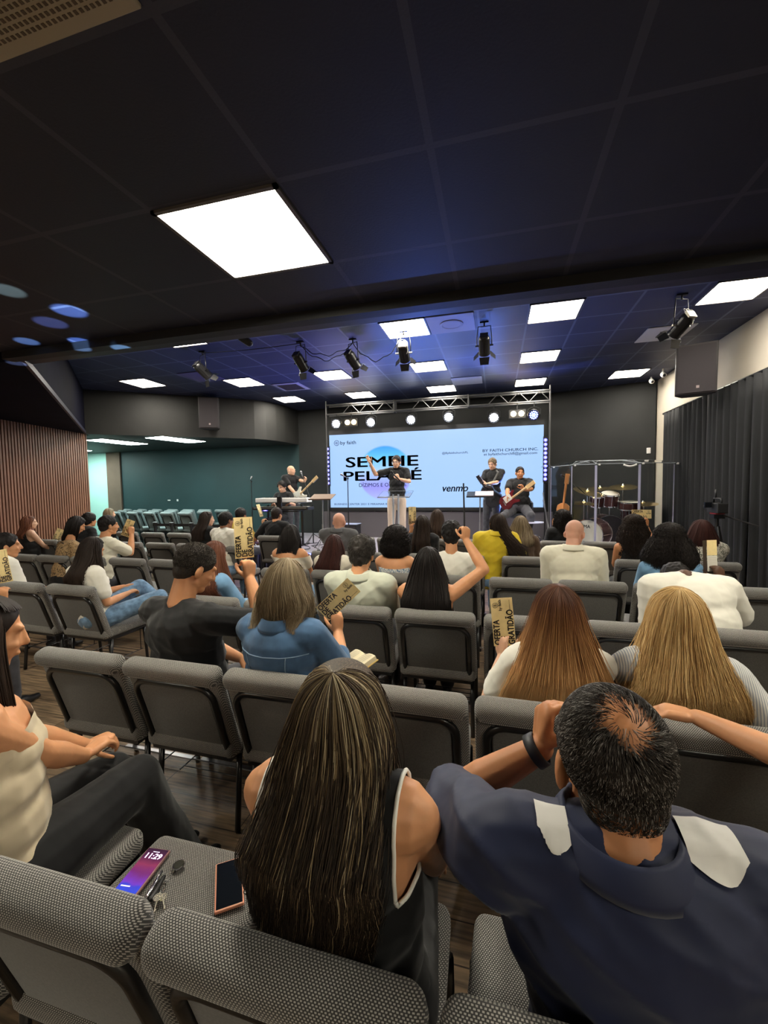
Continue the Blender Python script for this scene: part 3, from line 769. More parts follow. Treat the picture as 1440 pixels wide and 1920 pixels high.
    b.caps(hl(-.016, .088, -.062), hl(.016, .088, -.062), .0085 * k, None, 8); b.caps(hl(-.04, .07, -.03), hl(-.045, .05, -.03), .014 * k, None, 8); b.caps(hl(.04, .07, -.03), hl(.045, .05, -.03), .014 * k, None, 8)
    for s in (-1, 1):
        eM = hM @ Matrix.Rotation(s * .35, 3, 'Z') @ Matrix.Rotation(-.2, 3, 'X')
        b.ell(hl(s * .079, -.008, -.012), (.0095 * k + (.003 if fine == 0 else 0), .021 * k, .033 * k), eM); b.ell(hl(s * .074, -.002, -.03), (.009 * k, .012 * k, .016 * k), eM)
    b.caps(hl(0, -.03, -.045), N + up * .0, .050 * k * bw ** .35, .060 * k * bw ** .4, 14)
    torso(b, 0, low=True)
    hands = MB()
    for sgn, Sh, E, Wr, sp in arms:
        b.caps(Sh, Sh + (E - Sh) * .45, .050 * ar, .047 * ar, 12); b.caps(Sh + (E - Sh) * .3, E, .048 * ar, .037 * ar, 12)
        b.caps(E, E + (Wr - E) * .4, .038 * ar, .040 * ar, 12); b.caps(E + (Wr - E) * .35, Wr, .040 * ar, .0255 * ar, 12)
        d = Vector(sp.get('dir', (Wr - E))); n = Vector(sp.get('palm', -u if stand is None else -r * sgn))
        if abs(d.normalized().dot(n.normalized())) > .95: n = f
        side = sp.get('side', None)
        if side is None: side = 1 if (d.normalized().cross(n)).dot(-r * sgn) > 0 else -1
        hand(b, Wr, d, n, side, sp.get('curl', .35), sp.get('point', False), (1. if man else .9) * sp.get('hsc', 1), thumb=sp.get('thumb'))
    if legs and legs.get('bare'):
        pass
    # legs
    th = []
    if stand is None:
        kz = floor + hz - .035
        for s in (-1, 1):
            hj = hip + r * s * .085 * bw
            kn = hip + f * .43 * k + r * s * (.10 if man else .07) + u * (kz - hip.z)
            if knee: kn = Vector(knee[0 if s < 0 else 1])
            an = kn + f * .02 - u * (kn.z - floor - .09)
            if ankle: an = Vector(ankle[0 if s < 0 else 1])
            th.append((hj, kn, an))
    else:
        for s in (-1, 1):
            hj = hip + r * s * .09 * bw - u * .02; an = Vector((hip.x, hip.y, stand + .08)) + r * s * .12 + f * (.03 * s)
            kn = (hj + an) / 2 + f * .02; th.append((hj, kn, an))
            if knee: kn = Vector(knee[0 if s < 0 else 1]); th[-1] = (hj, kn, an)
    me = to_mesh(b, vox, 2 if fine else 1, 'body'); link_mesh('body', me, SK[skin], root, base)
    R_ = Rig(); R_.__dict__.update(hc=hc, hM=hM, hl=hl, N=N, SL=SL, SR=SR, hip=hip, up=up, fr=fr, r=r, f=f, M3=M3, root=root, base=base, k=k, bw=bw, arms=arms, T=T, tl=tl, torso=torso, psi=psi, th=th)
    # trousers
    lm = (legs or {}).get('m') or cloth('dark_trousers', (.02, .02, .024))
    lb = (legs or {}).get('w', 1.) * bw ** .7
    b = MB()
    b.ell(hip + up * .02, (.158 * bw + .008, .125 * bw + .008, .12), M3)
    for hj, kn, an in th:
        b.caps(hj, kn, .088 * lb, .064 * lb, 12); b.caps(kn, kn + (an - kn) * .45, .064 * lb, .058 * lb, 12); b.caps(kn + (an - kn) * .3, an + (kn - an) * .02, .060 * lb, .050 * lb * (legs or {}).get('hem', 1.), 12)
    me = to_mesh(b, .012, 2, 'trousers', folder(.005, ((0, 1, 1), (1, 0, .6)), 42, len(label))); link_mesh('trousers', me, lm, root, base)
    if feet:
        sm = (legs or {}).get('shoe') or m_bplas
        for hj, kn, an in th:
            b = MB(); t = an - u * .045; b.caps(t - f * .03, t + f * .07, .036, .038, 10, flat=u, fk=1); b.caps(t + f * .06 - u * .008, t + f * .165 - u * .014, .040, .028, 10, flat=u, fk=.8)
            me = to_mesh(b, .012, 2, 'shoe'); link_mesh('shoe', me, sm, root, base)
    # top
    tp = top or {}; tm = tp.get('m') or cloth('dark_shirt', (.02, .02, .022)); sl = tp.get('sleeve', .55)
    e = tp.get('e', .011) + (.003 if fine < 2 else 0)
    b = MB(); torso(b, e, upper=not tp.get('strapless'))
    if tp.get('bag'): b.ell(hip + up * tl * .26, (.160 * bw + e, .125 * bw + e, .145), M3)
    if sl:
        for sgn, Sh, E, Wr, sp in arms:
            q = min(sl, .5) / .5
            b.caps(Sh, Sh + (E - Sh) * q * .92, (.056 * ar + e * .8), (.050 + .006) * ar + e * .8, 12)
            if sl > .5:
                t = (sl - .5) / .5; b.caps(E, E + (Wr - E) * t * .95, .045 * ar + e * .7, .034 * ar + e * .6 + (1 - t) * .012, 12)
                b.caps(Sh + (E - Sh) * .6, E, .05 * ar + e * .8, .046 * ar + e * .7, 12)
    cuts = []
    if tp.get('cutneck'):
        nz_ = tp.get('neck', .012) if tp.get('neck', True) is not True else .012
        cuts.append((N + up * (nz_ + .022), (up + fr * tp.get('nslope', .35)).normalized(), N, up, .088 * k * bw ** .3))
    if sl == 0 and tp.get('arm', 1) is not None:
        for s in (-1, 1):
            cuts.append((N + r * s * sw * tp.get('arm', .78), (r * s + up * tp.get('aslope', .12)).normalized(), N - up * tp.get('pit', .21), (up + r * s * tp.get('pslope', -.25)).normalized()))
    if tp.get('low'):                                            # dropped back / off the shoulder
        cuts.append((N - up * tp['low'], (up + fr * tp.get('lslope', 0)).normalized()))
    fo = tp.get('fold', (.006, ((1, .2, .8), (-.8, .3, 1)), 72))
    me = to_mesh(b, max(vox, .0075 if fine == 2 else .010), 3, 'top', folder(*fo, ph=len(label) * .7), cuts)
    o = link_mesh(tp.get('name', 'shirt'), me, tm, root, base); R_.top = o
    if tp.get('collar'):
        cm = tp.get('collar_m') or tm; pts = []; n_ = 30; rr = .063 * k * bw ** .4
        b = MB(); rin = []; rout = []
        for ring, (dr, dz) in enumerate(((.000, .030), (.003, .040), (.010, .036), (.022, .004), (.024, -.006), (.014, -.004), (.004, .012))):
            pass
        rs = []
        for i in range(n_ + 1):
            a = -PI / 2 + (i - n_ / 2) / n_ * 2 * PI * .86; ca, sa = math.cos(a), math.sin(a)
            cen = N + up * (.010 + e * .62) + fr * (.012 if sa > 0 else 0)
            row = []
            for dr, dz in ((.000, .022), (.004, .031), (.012, .028), (.032, -.004), (.038, -.016), (.028, -.016), (.014, .002), (.002, -.004)):
                row.append(cen + r * ca * (rr + dr) + fr * sa * (rr + dr) + up * (dz - .010 * max(0, sa)))
            rs.append(row)
        b.rings(rs); me = b.mesh('collar'); me.polygons.foreach_set('use_smooth', [True] * len(me.polygons)); link_mesh('collar', me, cm, root, base)
    # hair
    if hair: do_hair(R_, hair, fine)
    if faceon:
        for s in (-1, 1):
            b = MB(); b.ell(hl(s * .031, .082, .004), (.013 * k, .008 * k, .006 * k), hM); link_mesh('eye', b.mesh('eye'), mat('eye_white', (.5, .45, .42), .3), root, base)
            b = MB(); b.ell(hl(s * .031, .0885, .004), (.0055 * k, .003 * k, .0055 * k), hM); link_mesh('iris', b.mesh('iris'), mat('iris_brown', (.02, .012, .008), .2), root, base)
            b = MB(); b.caps(hl(s * .016, .094, .028), hl(s * .046, .083, .030), .004 * k, .003 * k, 6); link_mesh('eyebrow', b.mesh('eyebrow'), mat('eyebrow_hair', (.02, .013, .01), .8), root, base)
        b = MB(); b.caps(hl(-.018, .0945, -.063), hl(.018, .0945, -.063), .0045 * k, None, 6); link_mesh('lips', b.mesh('lips'), mat('lip_skin', (.42, .16, .13), .45), root, base)
    return R_

def do_hair(g, h, fine):
    kind = h['kind']; hm = HM[h.get('m', 'dark')]; k = g.k; hl = g.hl; rng = np.random.RandomState(h.get('seed', 3))
    if kind in ('short', 'fade'):
        v = h.get('vol', .008)
        b = MB(); b.ell(hl(0, -.016, .034), ((.077 * k + v), (.098 * k + v), (.086 * k + v * h.get('topk', 1.3))), g.hM, 24, 16)
        b.ell(hl(0, -.05, -.022), (.060 * k + v * .8, .052 * k + v * .8, .064 * k + v * .5), g.hM, 20, 12)
        lo = h.get('low', .0); n1 = (g.hM @ Vector((0, .60, -.80))).normalized()
        cut = [(hl(0, -.02, -.038 - lo), n1)]
        cut.append((hl(0, .062 + h.get('front', 0), .03), (g.hM @ Vector((0, .93, -.36))).normalized()))
        am = h.get('rough', .0025)
        def post(co, no): return co + no * (vnoise(co, 160, .3) * am + vnoise(co, 70, 1.3) * am)[:, None]
        me = to_mesh(b, .0045 if fine else .007, 1, 'hair', post, cut)
        a = me.attributes.new('tone', 'FLOAT', 'POINT'); n = len(me.vertices)
        co = np.empty(n * 3, np.float32); me.vertices.foreach_get('co', co); co = co.reshape(-1, 3)
        a.data.foreach_set('value', np.clip(.22 + .22 * vnoise(co.astype(float), 420, .9), 0, 1).astype(np.float32))
        o = link_mesh('hair', me, hm, g.root, g.base)
        if h.get('tuft'):                                        # short strands standing over the cap
            short_strands(g, hm, h['tuft'], h.get('tlen', .018), rng, h.get('tcurl', 0))
        return
    if kind == 'thin': thin_hair(g, hm, h, rng); return
    # long / curly hair: a skull cap phase followed by a hanging phase
    n = h['n']; q = h.get('q', 18); am = math.radians(h.get('amax', 118)); ncl = h.get('clumps', n // 12)
    a_, b_, c_ = .083 * k + h.get('vol', .006), .103 * k + h.get('vol', .006), .094 * k + h.get('vol', .006)
    prof = h['prof']                                             # [(dz below head centre, half width, back depth)]
    zs = np.array([p[0] for p in prof]); ws = np.array([p[1] for p in prof]); ds = np.array([p[2] for p in prof])
    hc = np.array(g.hc); r = np.array(g.r); f = np.array(g.f); hM = np.array(g.hM)
    rr = hM @ np.array([1, 0, 0]); rr[2] = 0; rr /= np.linalg.norm(rr); ff = np.array([-rr[1], rr[0], 0])
    if h.get('bodyframe', .5): 
        t = h.get('bodyframe', .5)
    ac = rng.uniform(-am, am, ncl); ci = rng.randint(0, ncl, n); al0 = ac[ci] + rng.normal(0, .10, n)
    al0 = np.clip(al0, -am, am)
    kin = rng.uniform(.90, 1.02, n); endf = 1 - rng.uniform(0, 1, n) ** 2 * h.get('jit', .15)
    zend = zs[-1] * endf; fly = rng.uniform(0, 1, n) < h.get('fly', .02); wvk = np.where(fly, 2.2, rng.uniform(.5, 1.3, n)); kin = np.where(fly, kin * rng.uniform(1.02, 1.14, n), kin)
    S_ = np.linspace(0, 1, q); ns = max(4, int(q * h.get('sq', .38)))
    Pn = np.zeros((n, q, 3)); tone = np.zeros((n, q)); Rr = np.zeros((n, q))
    t0 = rng.beta(2, 3, n); grp = rng.uniform(0, 1, ncl)[ci]; t0 = t0 * .6 + grp * .4; t0 = t0 ** h.get('tpow', 1) * h.get('tgain', 1) + h.get('tone0', 0)
    ph = rng.uniform(0, 6.28, ncl)[ci] + rng.normal(0, h.get('phj', .4), n)
    px = h.get('part', 0.)                                       # part offset to a side
    cu, cf = h.get('curl', 0.), h.get('cfreq', 9)
    for i in range(q):
        if i < ns:
            th = math.radians(1) + (PI / 2 - math.radians(1)) * i / (ns - 1)
            x = a_ * math.sin(th) * np.sin(al0); y = -b_ * math.sin(th) * np.cos(al0); z = c_ * math.cos(th) * np.ones(n)
            y = y + (1 - math.sin(th)) * h.get('crown', -.02) ; x = x + (1 - math.sin(th)) * px
            z = c_ * np.sqrt(np.clip(1 - (x / a_) ** 2 - (y / b_) ** 2, 0, 1))
            y = np.where(y > h.get('frontlim', .065), h.get('frontlim', .065) + (y - h.get('frontlim', .065)) * .3, y)
            L = np.stack([x * kin, y * kin - .012 * k, z * (.97 + .03 * kin) + .022 * k], -1)
            Pn[:, i] = hc + L @ hM.T
            s = 0
        else:
            s = (i - ns + 1) / (q - ns)
            cl = h.get('gather', .5) * s; al = al0 * (1 - cl) + ac[ci] * cl
            dz = -.022 * k + (zend + .022 * k) * s
            w = np.interp(dz, zs, ws); d = np.interp(dz, zs, ds)
            x = w * np.sin(al) * kin; ca = np.cos(al); y = np.where(ca > 0, -d * ca, -h.get('fd', .06) * ca) * kin
            wob = wvk * h.get('wave', 0) * s * np.sin(dz / h.get('wl', .12) * 6.28 + ph)
            x = x + wob; y = y + .6 * h.get('wave', 0) * s * np.cos(dz / h.get('wl', .12) * 6.28 + ph)
            base = hc + hM @ np.array([0, -.012 * k, .0])
            sk = min(1, s * 2.0); cx = base[None, :]
            ax = rr[None, :] * x[:, None] + ff[None, :] * y[:, None]
            Pn[:, i] = cx + ax + np.stack([np.zeros(n), np.zeros(n), -dz], -1)
            if h.get('sway'): Pn[:, i] += np.array(h['sway']) * s ** 1.5
        if cu:
            kk = min(1, i / (ns * .5)); t = i / q * cf * 6.28 + ph * 3
            Pn[:, i] += kk * cu * np.stack([np.cos(t), np.sin(t * 1.03), .7 * np.sin(t * .97 + 1)], -1) * rng.uniform(.6, 1.3, n)[:, None]
        st = max(0, (i - ns * .5) / q)
        tone[:, i] = np.clip(t0 * h.get('tv', .8) + h.get('ombre', 0) * st, 0, 1)
        Rr[:, i] = h.get('rad', .0016) * (1 - .75 * max(0, i / (q - 1) - .55) / .45) * rng.uniform(.8, 1.25, n)
    if not cu:                                                  # relax the bend where the hair leaves the skull
        for _ in range(3): Pn[:, 2:-1] = (Pn[:, 1:-2] + Pn[:, 2:-1] * 2 + Pn[:, 3:]) / 4
    # keep hair off the inside of the trunk
    if h.get('hug', True):
        ax0 = np.array(g.hip); up = np.array(g.up); M3 = np.array(g.M3)
        v = (Pn - ax0) @ M3; zc = v[..., 2]; tl = g.tl
        inside = (zc > 0) & (zc < tl + .01)
        rx = .175 * g.bw; ry = .128 * g.bw * np.where(zc > tl * .9, .75, 1) ; 
        wsh = np.where(zc > tl * .80, (.21 * g.bw), rx)
        top_ = np.clip((tl + .045 - zc) / .09, .25, 1)
        rho = np.sqrt((v[..., 0] / wsh) ** 2 + (v[..., 1] / (ry * top_)) ** 2) + 1e-6
        fix = inside & (rho < 1) & (v[..., 1] < .02)
        s2 = np.where(fix, 1 / rho, 1); s2 = np.clip(s2, 1, 3)
        # push backwards only
        need = -np.sqrt(np.clip(1 - (v[..., 0] / wsh) ** 2, 0.05, 1)) * ry * top_
        disp = np.where(fix, np.maximum(0, v[..., 1] - need + .004 + .010 * rng.uniform(0, 1, v.shape[0])[:, None]), 0)
        sp_ = disp.copy(); wd = max(3, q // 3)
        for dj in range(1, wd):
            kq = (1 - dj / wd) ** 1.3
            sp_[:, :-dj] = np.maximum(sp_[:, :-dj], disp[:, dj:] * kq); sp_[:, dj:] = np.maximum(sp_[:, dj:], disp[:, :-dj] * min(1, kq * 1.15))
        sp_[:, :ns - 1] = 0
        v[..., 1] = v[..., 1] - sp_
        Pn = ax0 + v @ M3.T
    base = np.array(g.base)
    strands('hair', Pn - base, Rr, hm, tone, g.root, 3)
    n3 = max(60, n // 5); a3 = rng.uniform(am * .85, 2 * PI - am * .85, n3); th3 = math.radians(h.get('fringe', 58)) * rng.uniform(.75, 1, n3); Q3 = np.zeros((n3, 9, 3))
    for i in range(9):
        th = th3 * (i + .05) / 8; x = a_ * np.sin(th) * np.sin(a3); y = -b_ * np.sin(th) * np.cos(a3) + (1 - np.sin(th)) * h.get('crown', -.02); x = x + (1 - np.sin(th)) * px * .5
        z = c_ * np.sqrt(np.clip(1 - (x / a_) ** 2 - (y / b_) ** 2, 0, 1)); kk3 = 1.0 if not cu else 1 + .04 * np.sin(i * 2. + a3 * 9)
        Q3[:, i] = hc + (np.stack([x, y - .012 * k, z + .022 * k], -1) * (kk3[:, None] if cu else 1)) @ hM.T
    strands('hair_top', Q3 - np.array(g.base), np.full((n3, 9), h.get('rad', .0016)), hm, np.tile(np.clip(rng.beta(2, 3, (n3, 1)) ** h.get('tpow', 1) * h.get('tgain', 1) * h.get('tv', .8) * .55 + h.get('tone0', 0) * .6, 0, 1), (1, 9)), g.root, 3)
    vv = h.get('vol', .006) * .5; bc = MB(); bc.ell(hl(0, -.016, .029), (.078 * k + vv, .098 * k + vv, .087 * k + vv), g.hM, 24, 16)
    am2 = max(min(h.get('vol', .006) * .12, .004), .0008)
    mc = to_mesh(bc, .0055 if fine else .009, 1, 'hair_cap', lambda co, no: co + no * (vnoise(co, 150, .3) * am2)[:, None], [(hl(0, .058, .045), (g.hM @ Vector((0, .86, -.5))).normalized()), (hl(0, 0, -.03), (g.hM @ Vector((0, 0, -1))).normalized())])
    at_ = mc.attributes.new('tone', 'FLOAT', 'POINT'); at_.data.foreach_set('value', np.full(len(mc.vertices), max(0, .15 + h.get('tone0', 0) * .7), np.float32)); link_mesh('hair_cap', mc, hm, g.root, g.base)
    # under layer so that the hair is opaque
    m_ = 44; al = np.linspace(-am * .97, am * .97, m_); rows = []
    order = np.argsort(al0); cols = []
    sa = al0[order]
    grid = []
    for j in range(m_):
        idx = order[np.clip(np.searchsorted(sa, al[j]) + np.arange(-25, 25), 0, n - 1)]
        grid.append(Pn[idx].mean(axis=0))
    grid = np.array(grid)                                       # m_ x q x 3
    sm = grid.copy(); sm[1:-1] = (grid[:-2] + grid[1:-1] * 2 + grid[2:]) / 4; grid = sm
    c0 = np.array(hl(0, -.012, .02)); grid[:, :ns] = c0 + (grid[:, :ns] - c0) * .955
    cut = max(ns + 1, int(q * (1 - h.get('jit', .15) * .75)))
    V = (grid[:, :cut] - base).reshape(-1, 3); idx = np.arange(m_ * cut).reshape(m_, cut)
    F = np.stack([idx[:-1, :-1], idx[1:, :-1], idx[1:, 1:], idx[:-1, 1:]], -1).reshape(-1, 4)
    tn = np.clip(np.tile(np.linspace(0, 1, cut) * h.get('ombre', 0) * .9 + .12 + h.get('tone0', 0) * .5, (m_, 1)), 0, 1).ravel()
    me = arr_mesh('hair_under_layer', V, F, hm, tn); o = bpy.data.objects.new('hair_under_layer', me); C.objects.link(o); o.parent = g.root

def short_strands(g, hm, n, ln, rng, curl=0):
    k = g.k; hM = np.array(g.hM); hc = np.array(g.hc)
    P0 = rng.normal(0, 1, (n * 2, 3)); P0 /= np.linalg.norm(P0, axis=1, keepdims=True)
    keep = (P0[:, 1] * .60 - P0[:, 2] * .80 < .26) & (P0[:, 1] < .72); P0 = P0[keep][:n]; n = len(P0)
    ax = np.array([.080, .101, .090]) * k; c = np.array([0, -.016, .034]) * k
    p = P0 * ax; q = 6; pts = np.zeros((n, q, 3)); dirn = P0 * np.where(P0[:, 2:] < -.05, .35, .7) + rng.normal(0, .45, (n, 3)); dirn[:, 1] += np.where(P0[:, 2] > 0, .3, -.1); dirn[:, 2] -= np.where(P0[:, 2] > .1, 0, .8); dirn /= np.linalg.norm(dirn, axis=1, keepdims=True)
    for i in range(q):
        s = i / (q - 1); cc = curl * np.stack([np.cos(s * 7 + p[:, 0] * 900), np.sin(s * 7 + p[:, 1] * 900), np.cos(s * 7 + p[:, 2] * 700)], -1)
        pts[:, i] = c + p + dirn * ln * s + cc * s
    tone = np.repeat(rng.uniform(0, .8, (n, 1)), q, 1); R = np.tile(np.linspace(.0016, .0004, q), (n, 1))
    strands('hair_strands', hc + pts @ hM.T - np.array(g.base), R, hm, tone, g.root, 3)

def thin_hair(g, hm, h, rng):
    """short hair thinning in a whorl at the crown"""
    k = g.k; hM = np.array(g.hM); hc = np.array(g.hc)
    ax = np.array([.0775, .099, .088]) * k; c = np.array([0, -.016, .034]) * k
    cr = np.array(h.get('whorl', (.10, -.60, .78))); cr = cr / np.linalg.norm(cr)
    n = h['n']; P0 = rng.normal(0, 1, (n * 3, 3)); P0 /= np.linalg.norm(P0, axis=1, keepdims=True)
    d = np.arccos(np.clip(P0 @ cr, -1, 1))
    t1 = np.cross(cr, [1, 0, 0]); t1 /= np.linalg.norm(t1)
    fwd = P0[:, 1] > cr[1]
    thin = np.where(fwd, 1.15, .62)                              # bald patch reaches forward from the whorl
    wav = .09 * np.sin(np.arctan2(P0[:, 0], P0[:, 1]) * 5) + rng.normal(0, .13, len(P0))
    dens = np.clip((d * (1 + .9 * np.abs(P0[:, 0])) + wav) / thin, 0, 1) ** 1.9
    dens = .05 + .95 * dens ** 1.5
    ok = (rng.uniform(0, 1, len(P0)) < dens) & (P0[:, 1] * .60 - P0[:, 2] * .80 < .48) & (P0[:, 1] < .86)
    P0 = P0[ok][:n]; d = d[ok][:n]; n = len(P0)
    # direction: away from the whorl, turning
    rad = P0 - cr * (P0 @ cr)[:, None]; rad -= P0 * np.sum(rad * P0, axis=1, keepdims=True); rad /= np.linalg.norm(rad, axis=1, keepdims=True) + 1e-6
    tan = np.cross(P0, rad); sw = np.clip(1.1 - d * .9, .0, 1.1)
    dirn = rad + tan * sw[:, None] + rng.normal(0, .22, (n, 3)); dirn /= np.linalg.norm(dirn, axis=1, keepdims=True)
    low = np.clip((P0[:, 2] + .35) / .5, .25, 1)
    ln = h.get('len', .020) * low * rng.uniform(.7, 1.15, n); q = 6; pts = np.zeros((n, q, 3))
    for i in range(q):
        s = i / (q - 1); v = P0 + dirn * (ln * s / .09)[:, None]; v /= np.linalg.norm(v, axis=1, keepdims=True)
        pts[:, i] = c + v * (ax + .0005 + .0062 * math.sin(s * 2.2) * k)
    # nape follows the lower back of the skull
    pl = pts.reshape(-1, 3); cc = np.array([0, -.05, -.02]) * k; e2 = np.array([.060, .052, .062]) * k
    v = (pl - cc); rho = np.linalg.norm(v / e2, axis=1); m = (rho < 1.04); pl[m] = cc + v[m] / rho[m][:, None] * 1.05; pts = pl.reshape(n, q, 3)
    tone = np.repeat(np.where(rng.uniform(0, 1, (n, 1)) < .16, rng.uniform(.75, 1, (n, 1)), rng.uniform(0, .5, (n, 1))), q, 1)
    R = np.tile(np.linspace(.00075, .0003, q), (n, 1))
    strands('hair', hc + pts @ hM.T - np.array(g.base), R, hm, tone, g.root, 3)
    # dense side and back hair as a close cap below the patch
    b = MB(); b.ell(g.hl(0, -.016, .034), (.0775 * k, .0985 * k, .087 * k), g.hM, 28, 18); b.ell(g.hl(0, -.05, -.022), (.0605 * k, .0525 * k, .064 * k), g.hM, 20, 12)
    W3 = g.hM @ Vector(cr)
    me = to_mesh(b, .0045, 1, 'hair_cap', lambda co, no: co + no * (vnoise(co, 300, .3) * .0012)[:, None], [(g.hl(0, -.02, -.078), (g.hM @ Vector((0, .62, -.78))).normalized()), (g.hl(0, .066, .03), (g.hM @ Vector((0, .95, -.3))).normalized())])
    bm = bmesh.new(); bm.from_mesh(me); cen = g.hl(0, -.016, .034); kill = []
    for fc in bm.faces:
        v = (fc.calc_center_median() - cen).normalized(); lv = g.hM.transposed() @ v
        dd = math.acos(max(-1, min(1, v.dot(W3)))) * (1 + .7 * abs(lv.x)); lim = .92 if lv.y > cr[1] else .50
        if dd < lim * (1 + .10 * math.sin(math.atan2(lv.x, lv.y) * 7) + random.uniform(-.12, .12)) or lv.z < -.55 and random.random() < .5: kill.append(fc)
    bmesh.ops.delete(bm, geom=kill, context='FACES'); bm.to_mesh(me); bm.free()
    a = me.attributes.new('tone', 'FLOAT', 'POINT'); a.data.foreach_set('value', np.full(len(me.vertices), .18, np.float32))
    link_mesh('hair_cap', me, hm, g.root, g.base)
# ------------------------------------------------------------------ clothing materials
def spots_mat(name, base, blot, scale, thr=.5, kind='voronoi'):
    m = mat(name, base, .8)
    n = nd(m, 'ShaderNodeTexNoise'); n.inputs['Scale'].default_value = scale; n.inputs['Detail'].default_value = 2; n.inputs['Distortion'].default_value = 1.5
    lk(m, coords(m), n.inputs['Vector'])
    f = math_n(m, 'LESS_THAN', math_n(m, 'ABSOLUTE', math_n(m, 'SUBTRACT', n.outputs['Fac'], .5)), thr)
    lk(m, mixcol(m, f, base, blot), P(m).inputs['Base Color']); return m
c_cream = cloth('cream_satin', (.62, .52, .36), .45); c_blackt = cloth('black_cotton', (.006, .006, .007), .85)
c_black2 = cloth('black_jersey', (.005, .005, .0055), .7); c_white = cloth('white_cotton', (.78, .75, .66), .85); c_white2 = cloth('cream_cotton', (.74, .70, .56), .85)
c_navy = cloth('navy_polo_knit', (.010, .015, .048), .62, .35, 7); c_wpanel = cloth('white_shoulder_panel', (.72, .70, .66), .6)
c_jean = cloth('blue_denim', (.16, .27, .42), .9, noise=(25, .35)); c_denim = cloth('washed_denim_jacket', (.055, .115, .215), .9, .5, 8, noise=(5, .6))
c_dshirt = cloth('light_denim_shirt', (.17, .33, .52), .85, noise=(8, .15)); c_sage = cloth('pale_sage_shirt', (.50, .52, .42), .8)
c_grey = cloth('grey_shirt', (.10, .10, .105), .85); c_yel = cloth('yellow_polo', (.72, .53, .03), .8); c_brown = cloth('brown_top', (.10, .06, .035), .8)
c_must = cloth('mustard_shirt', (.55, .37, .04), .8); c_offw = cloth('off_white_blouse', (.72, .66, .54), .8)
c_leo = spots_mat('leopard_print', (.42, .27, .13), (.02, .012, .008), 34, .035)
c_flo = spots_mat('leaf_print', (.66, .62, .54), (.10, .10, .07), 40, .05)
c_blfl = spots_mat('blue_floral_print', (.70, .70, .68), (.10, .20, .34), 34, .04)
c_bw = spots_mat('black_white_print', (.02, .02, .02), (.55, .5, .42), 55, .03)
m = mat('pinstripe_cotton', (.62, .62, .60), .85)
_w = nd(m, 'ShaderNodeTexWave', bands_direction='X'); _w.inputs['Scale'].default_value = 40; lk(m, coords(m), _w.inputs['Vector'])
lk(m, mixcol(m, _w.outputs['Fac'], (.30, .33, .38), (.72, .70, .64)), P(m).inputs['Base Color']); c_pin = m
c_khaki = cloth('beige_chinos', (.62, .50, .40), .85); c_gjean = cloth('charcoal_jeans', (.055, .055, .065), .85, noise=(14, .3)); c_btrou = cloth('black_trousers', (.003, .003, .004), .75)
m_trim = mat('white_trim', (.8, .78, .72), .7); m_shoew = mat('white_sneaker', (.65, .62, .6), .6)
BT = dict(m=c_btrou); JN = dict(m=c_jean, shoe=m_shoew); GJ = dict(m=c_gjean)

def rim_tube(o, name, m, rad, parent, pick=None):
    """a narrow band sewn along the open edges of a garment"""
    bm = bmesh.new(); bm.from_mesh(o.data); es = [e for e in bm.edges if e.is_boundary]; seen = set(); loops = []
    for e in es:
        if e in seen: continue
        v = e.verts[0]; lp = [v.co.copy()]; cur = e; vv = e.verts[1]
        while True:
            seen.add(cur); lp.append(vv.co.copy()); nx = [x for x in vv.link_edges if x.is_boundary and x not in seen]
            if not nx: break
            cur = nx[0]; vv = cur.other_vert(vv)
        if len(lp) > 12: loops.append(lp)
    bm.free(); b = MB(); any_ = False
    for lp in loops:
        c = sum(lp, Vector()) / len(lp)
        if pick and not pick(c, lp): continue
        k = max(1, len(lp) // 60); b = MB(); b.tube(lp[::k], rad, 6); b.build(name, m, parent, smooth='all')


# ------------------------------------------------------------------ the audience
STR = dict(kind='long', bodyframe=.5)
def LH(n, prof, **k): d = dict(kind='long', n=n, prof=prof); d.update(k); return d
def std(wt, wb, end, dep=.105):     # straight hair from the head to the back
    return [(-.02, .086, .104), (.05, wt, dep), (end * .5, (wt + wb) / 2, dep + .015), (end, wb, dep + .03)]
# nearest row
person('woman with long dark hair in a cream sleeveless top and black trousers, left edge', (-34, 1118), .84, face=-20, hy=-6, hp=12, sex='f', build=1.32, fine=2, skin='tan', row=(0,),
       hair=LH(1500, [(-.02, .088, .1), (.06, .10, .11), (.2, .10, .12), (.34, .07, .12)], m='dark', amax=138, rad=.0013, sway=(.02, .02, 0), seed=5, hug=False, frontlim=.03),
       top=dict(m=c_cream, sleeve=0, low=.13, lslope=-.25, neck=None, arm=None, name='sleeveless_top', fold=(.006, ((.2, .3, 1), (1, 0, .3)), 40)), legs=dict(m=c_btrou, w=1.12, hem=1.5),
       knee=[(-1.47, 1.24, .52), (-1.30, 1.20, .56)], ankle=[(-1.42, 1.40, .09), (-1.27, 1.36, .09)],
       L=dict(w=at(186, 1408, 1.22), hint=(0, -.2, -1), curl=.9, dir=(.5, .6, .1)), R=dict(w=at(176, 1422, 1.14), hint=(.75, -.2, -.6), curl=.7, dir=(.1, 1, .15)), shz=1.045)
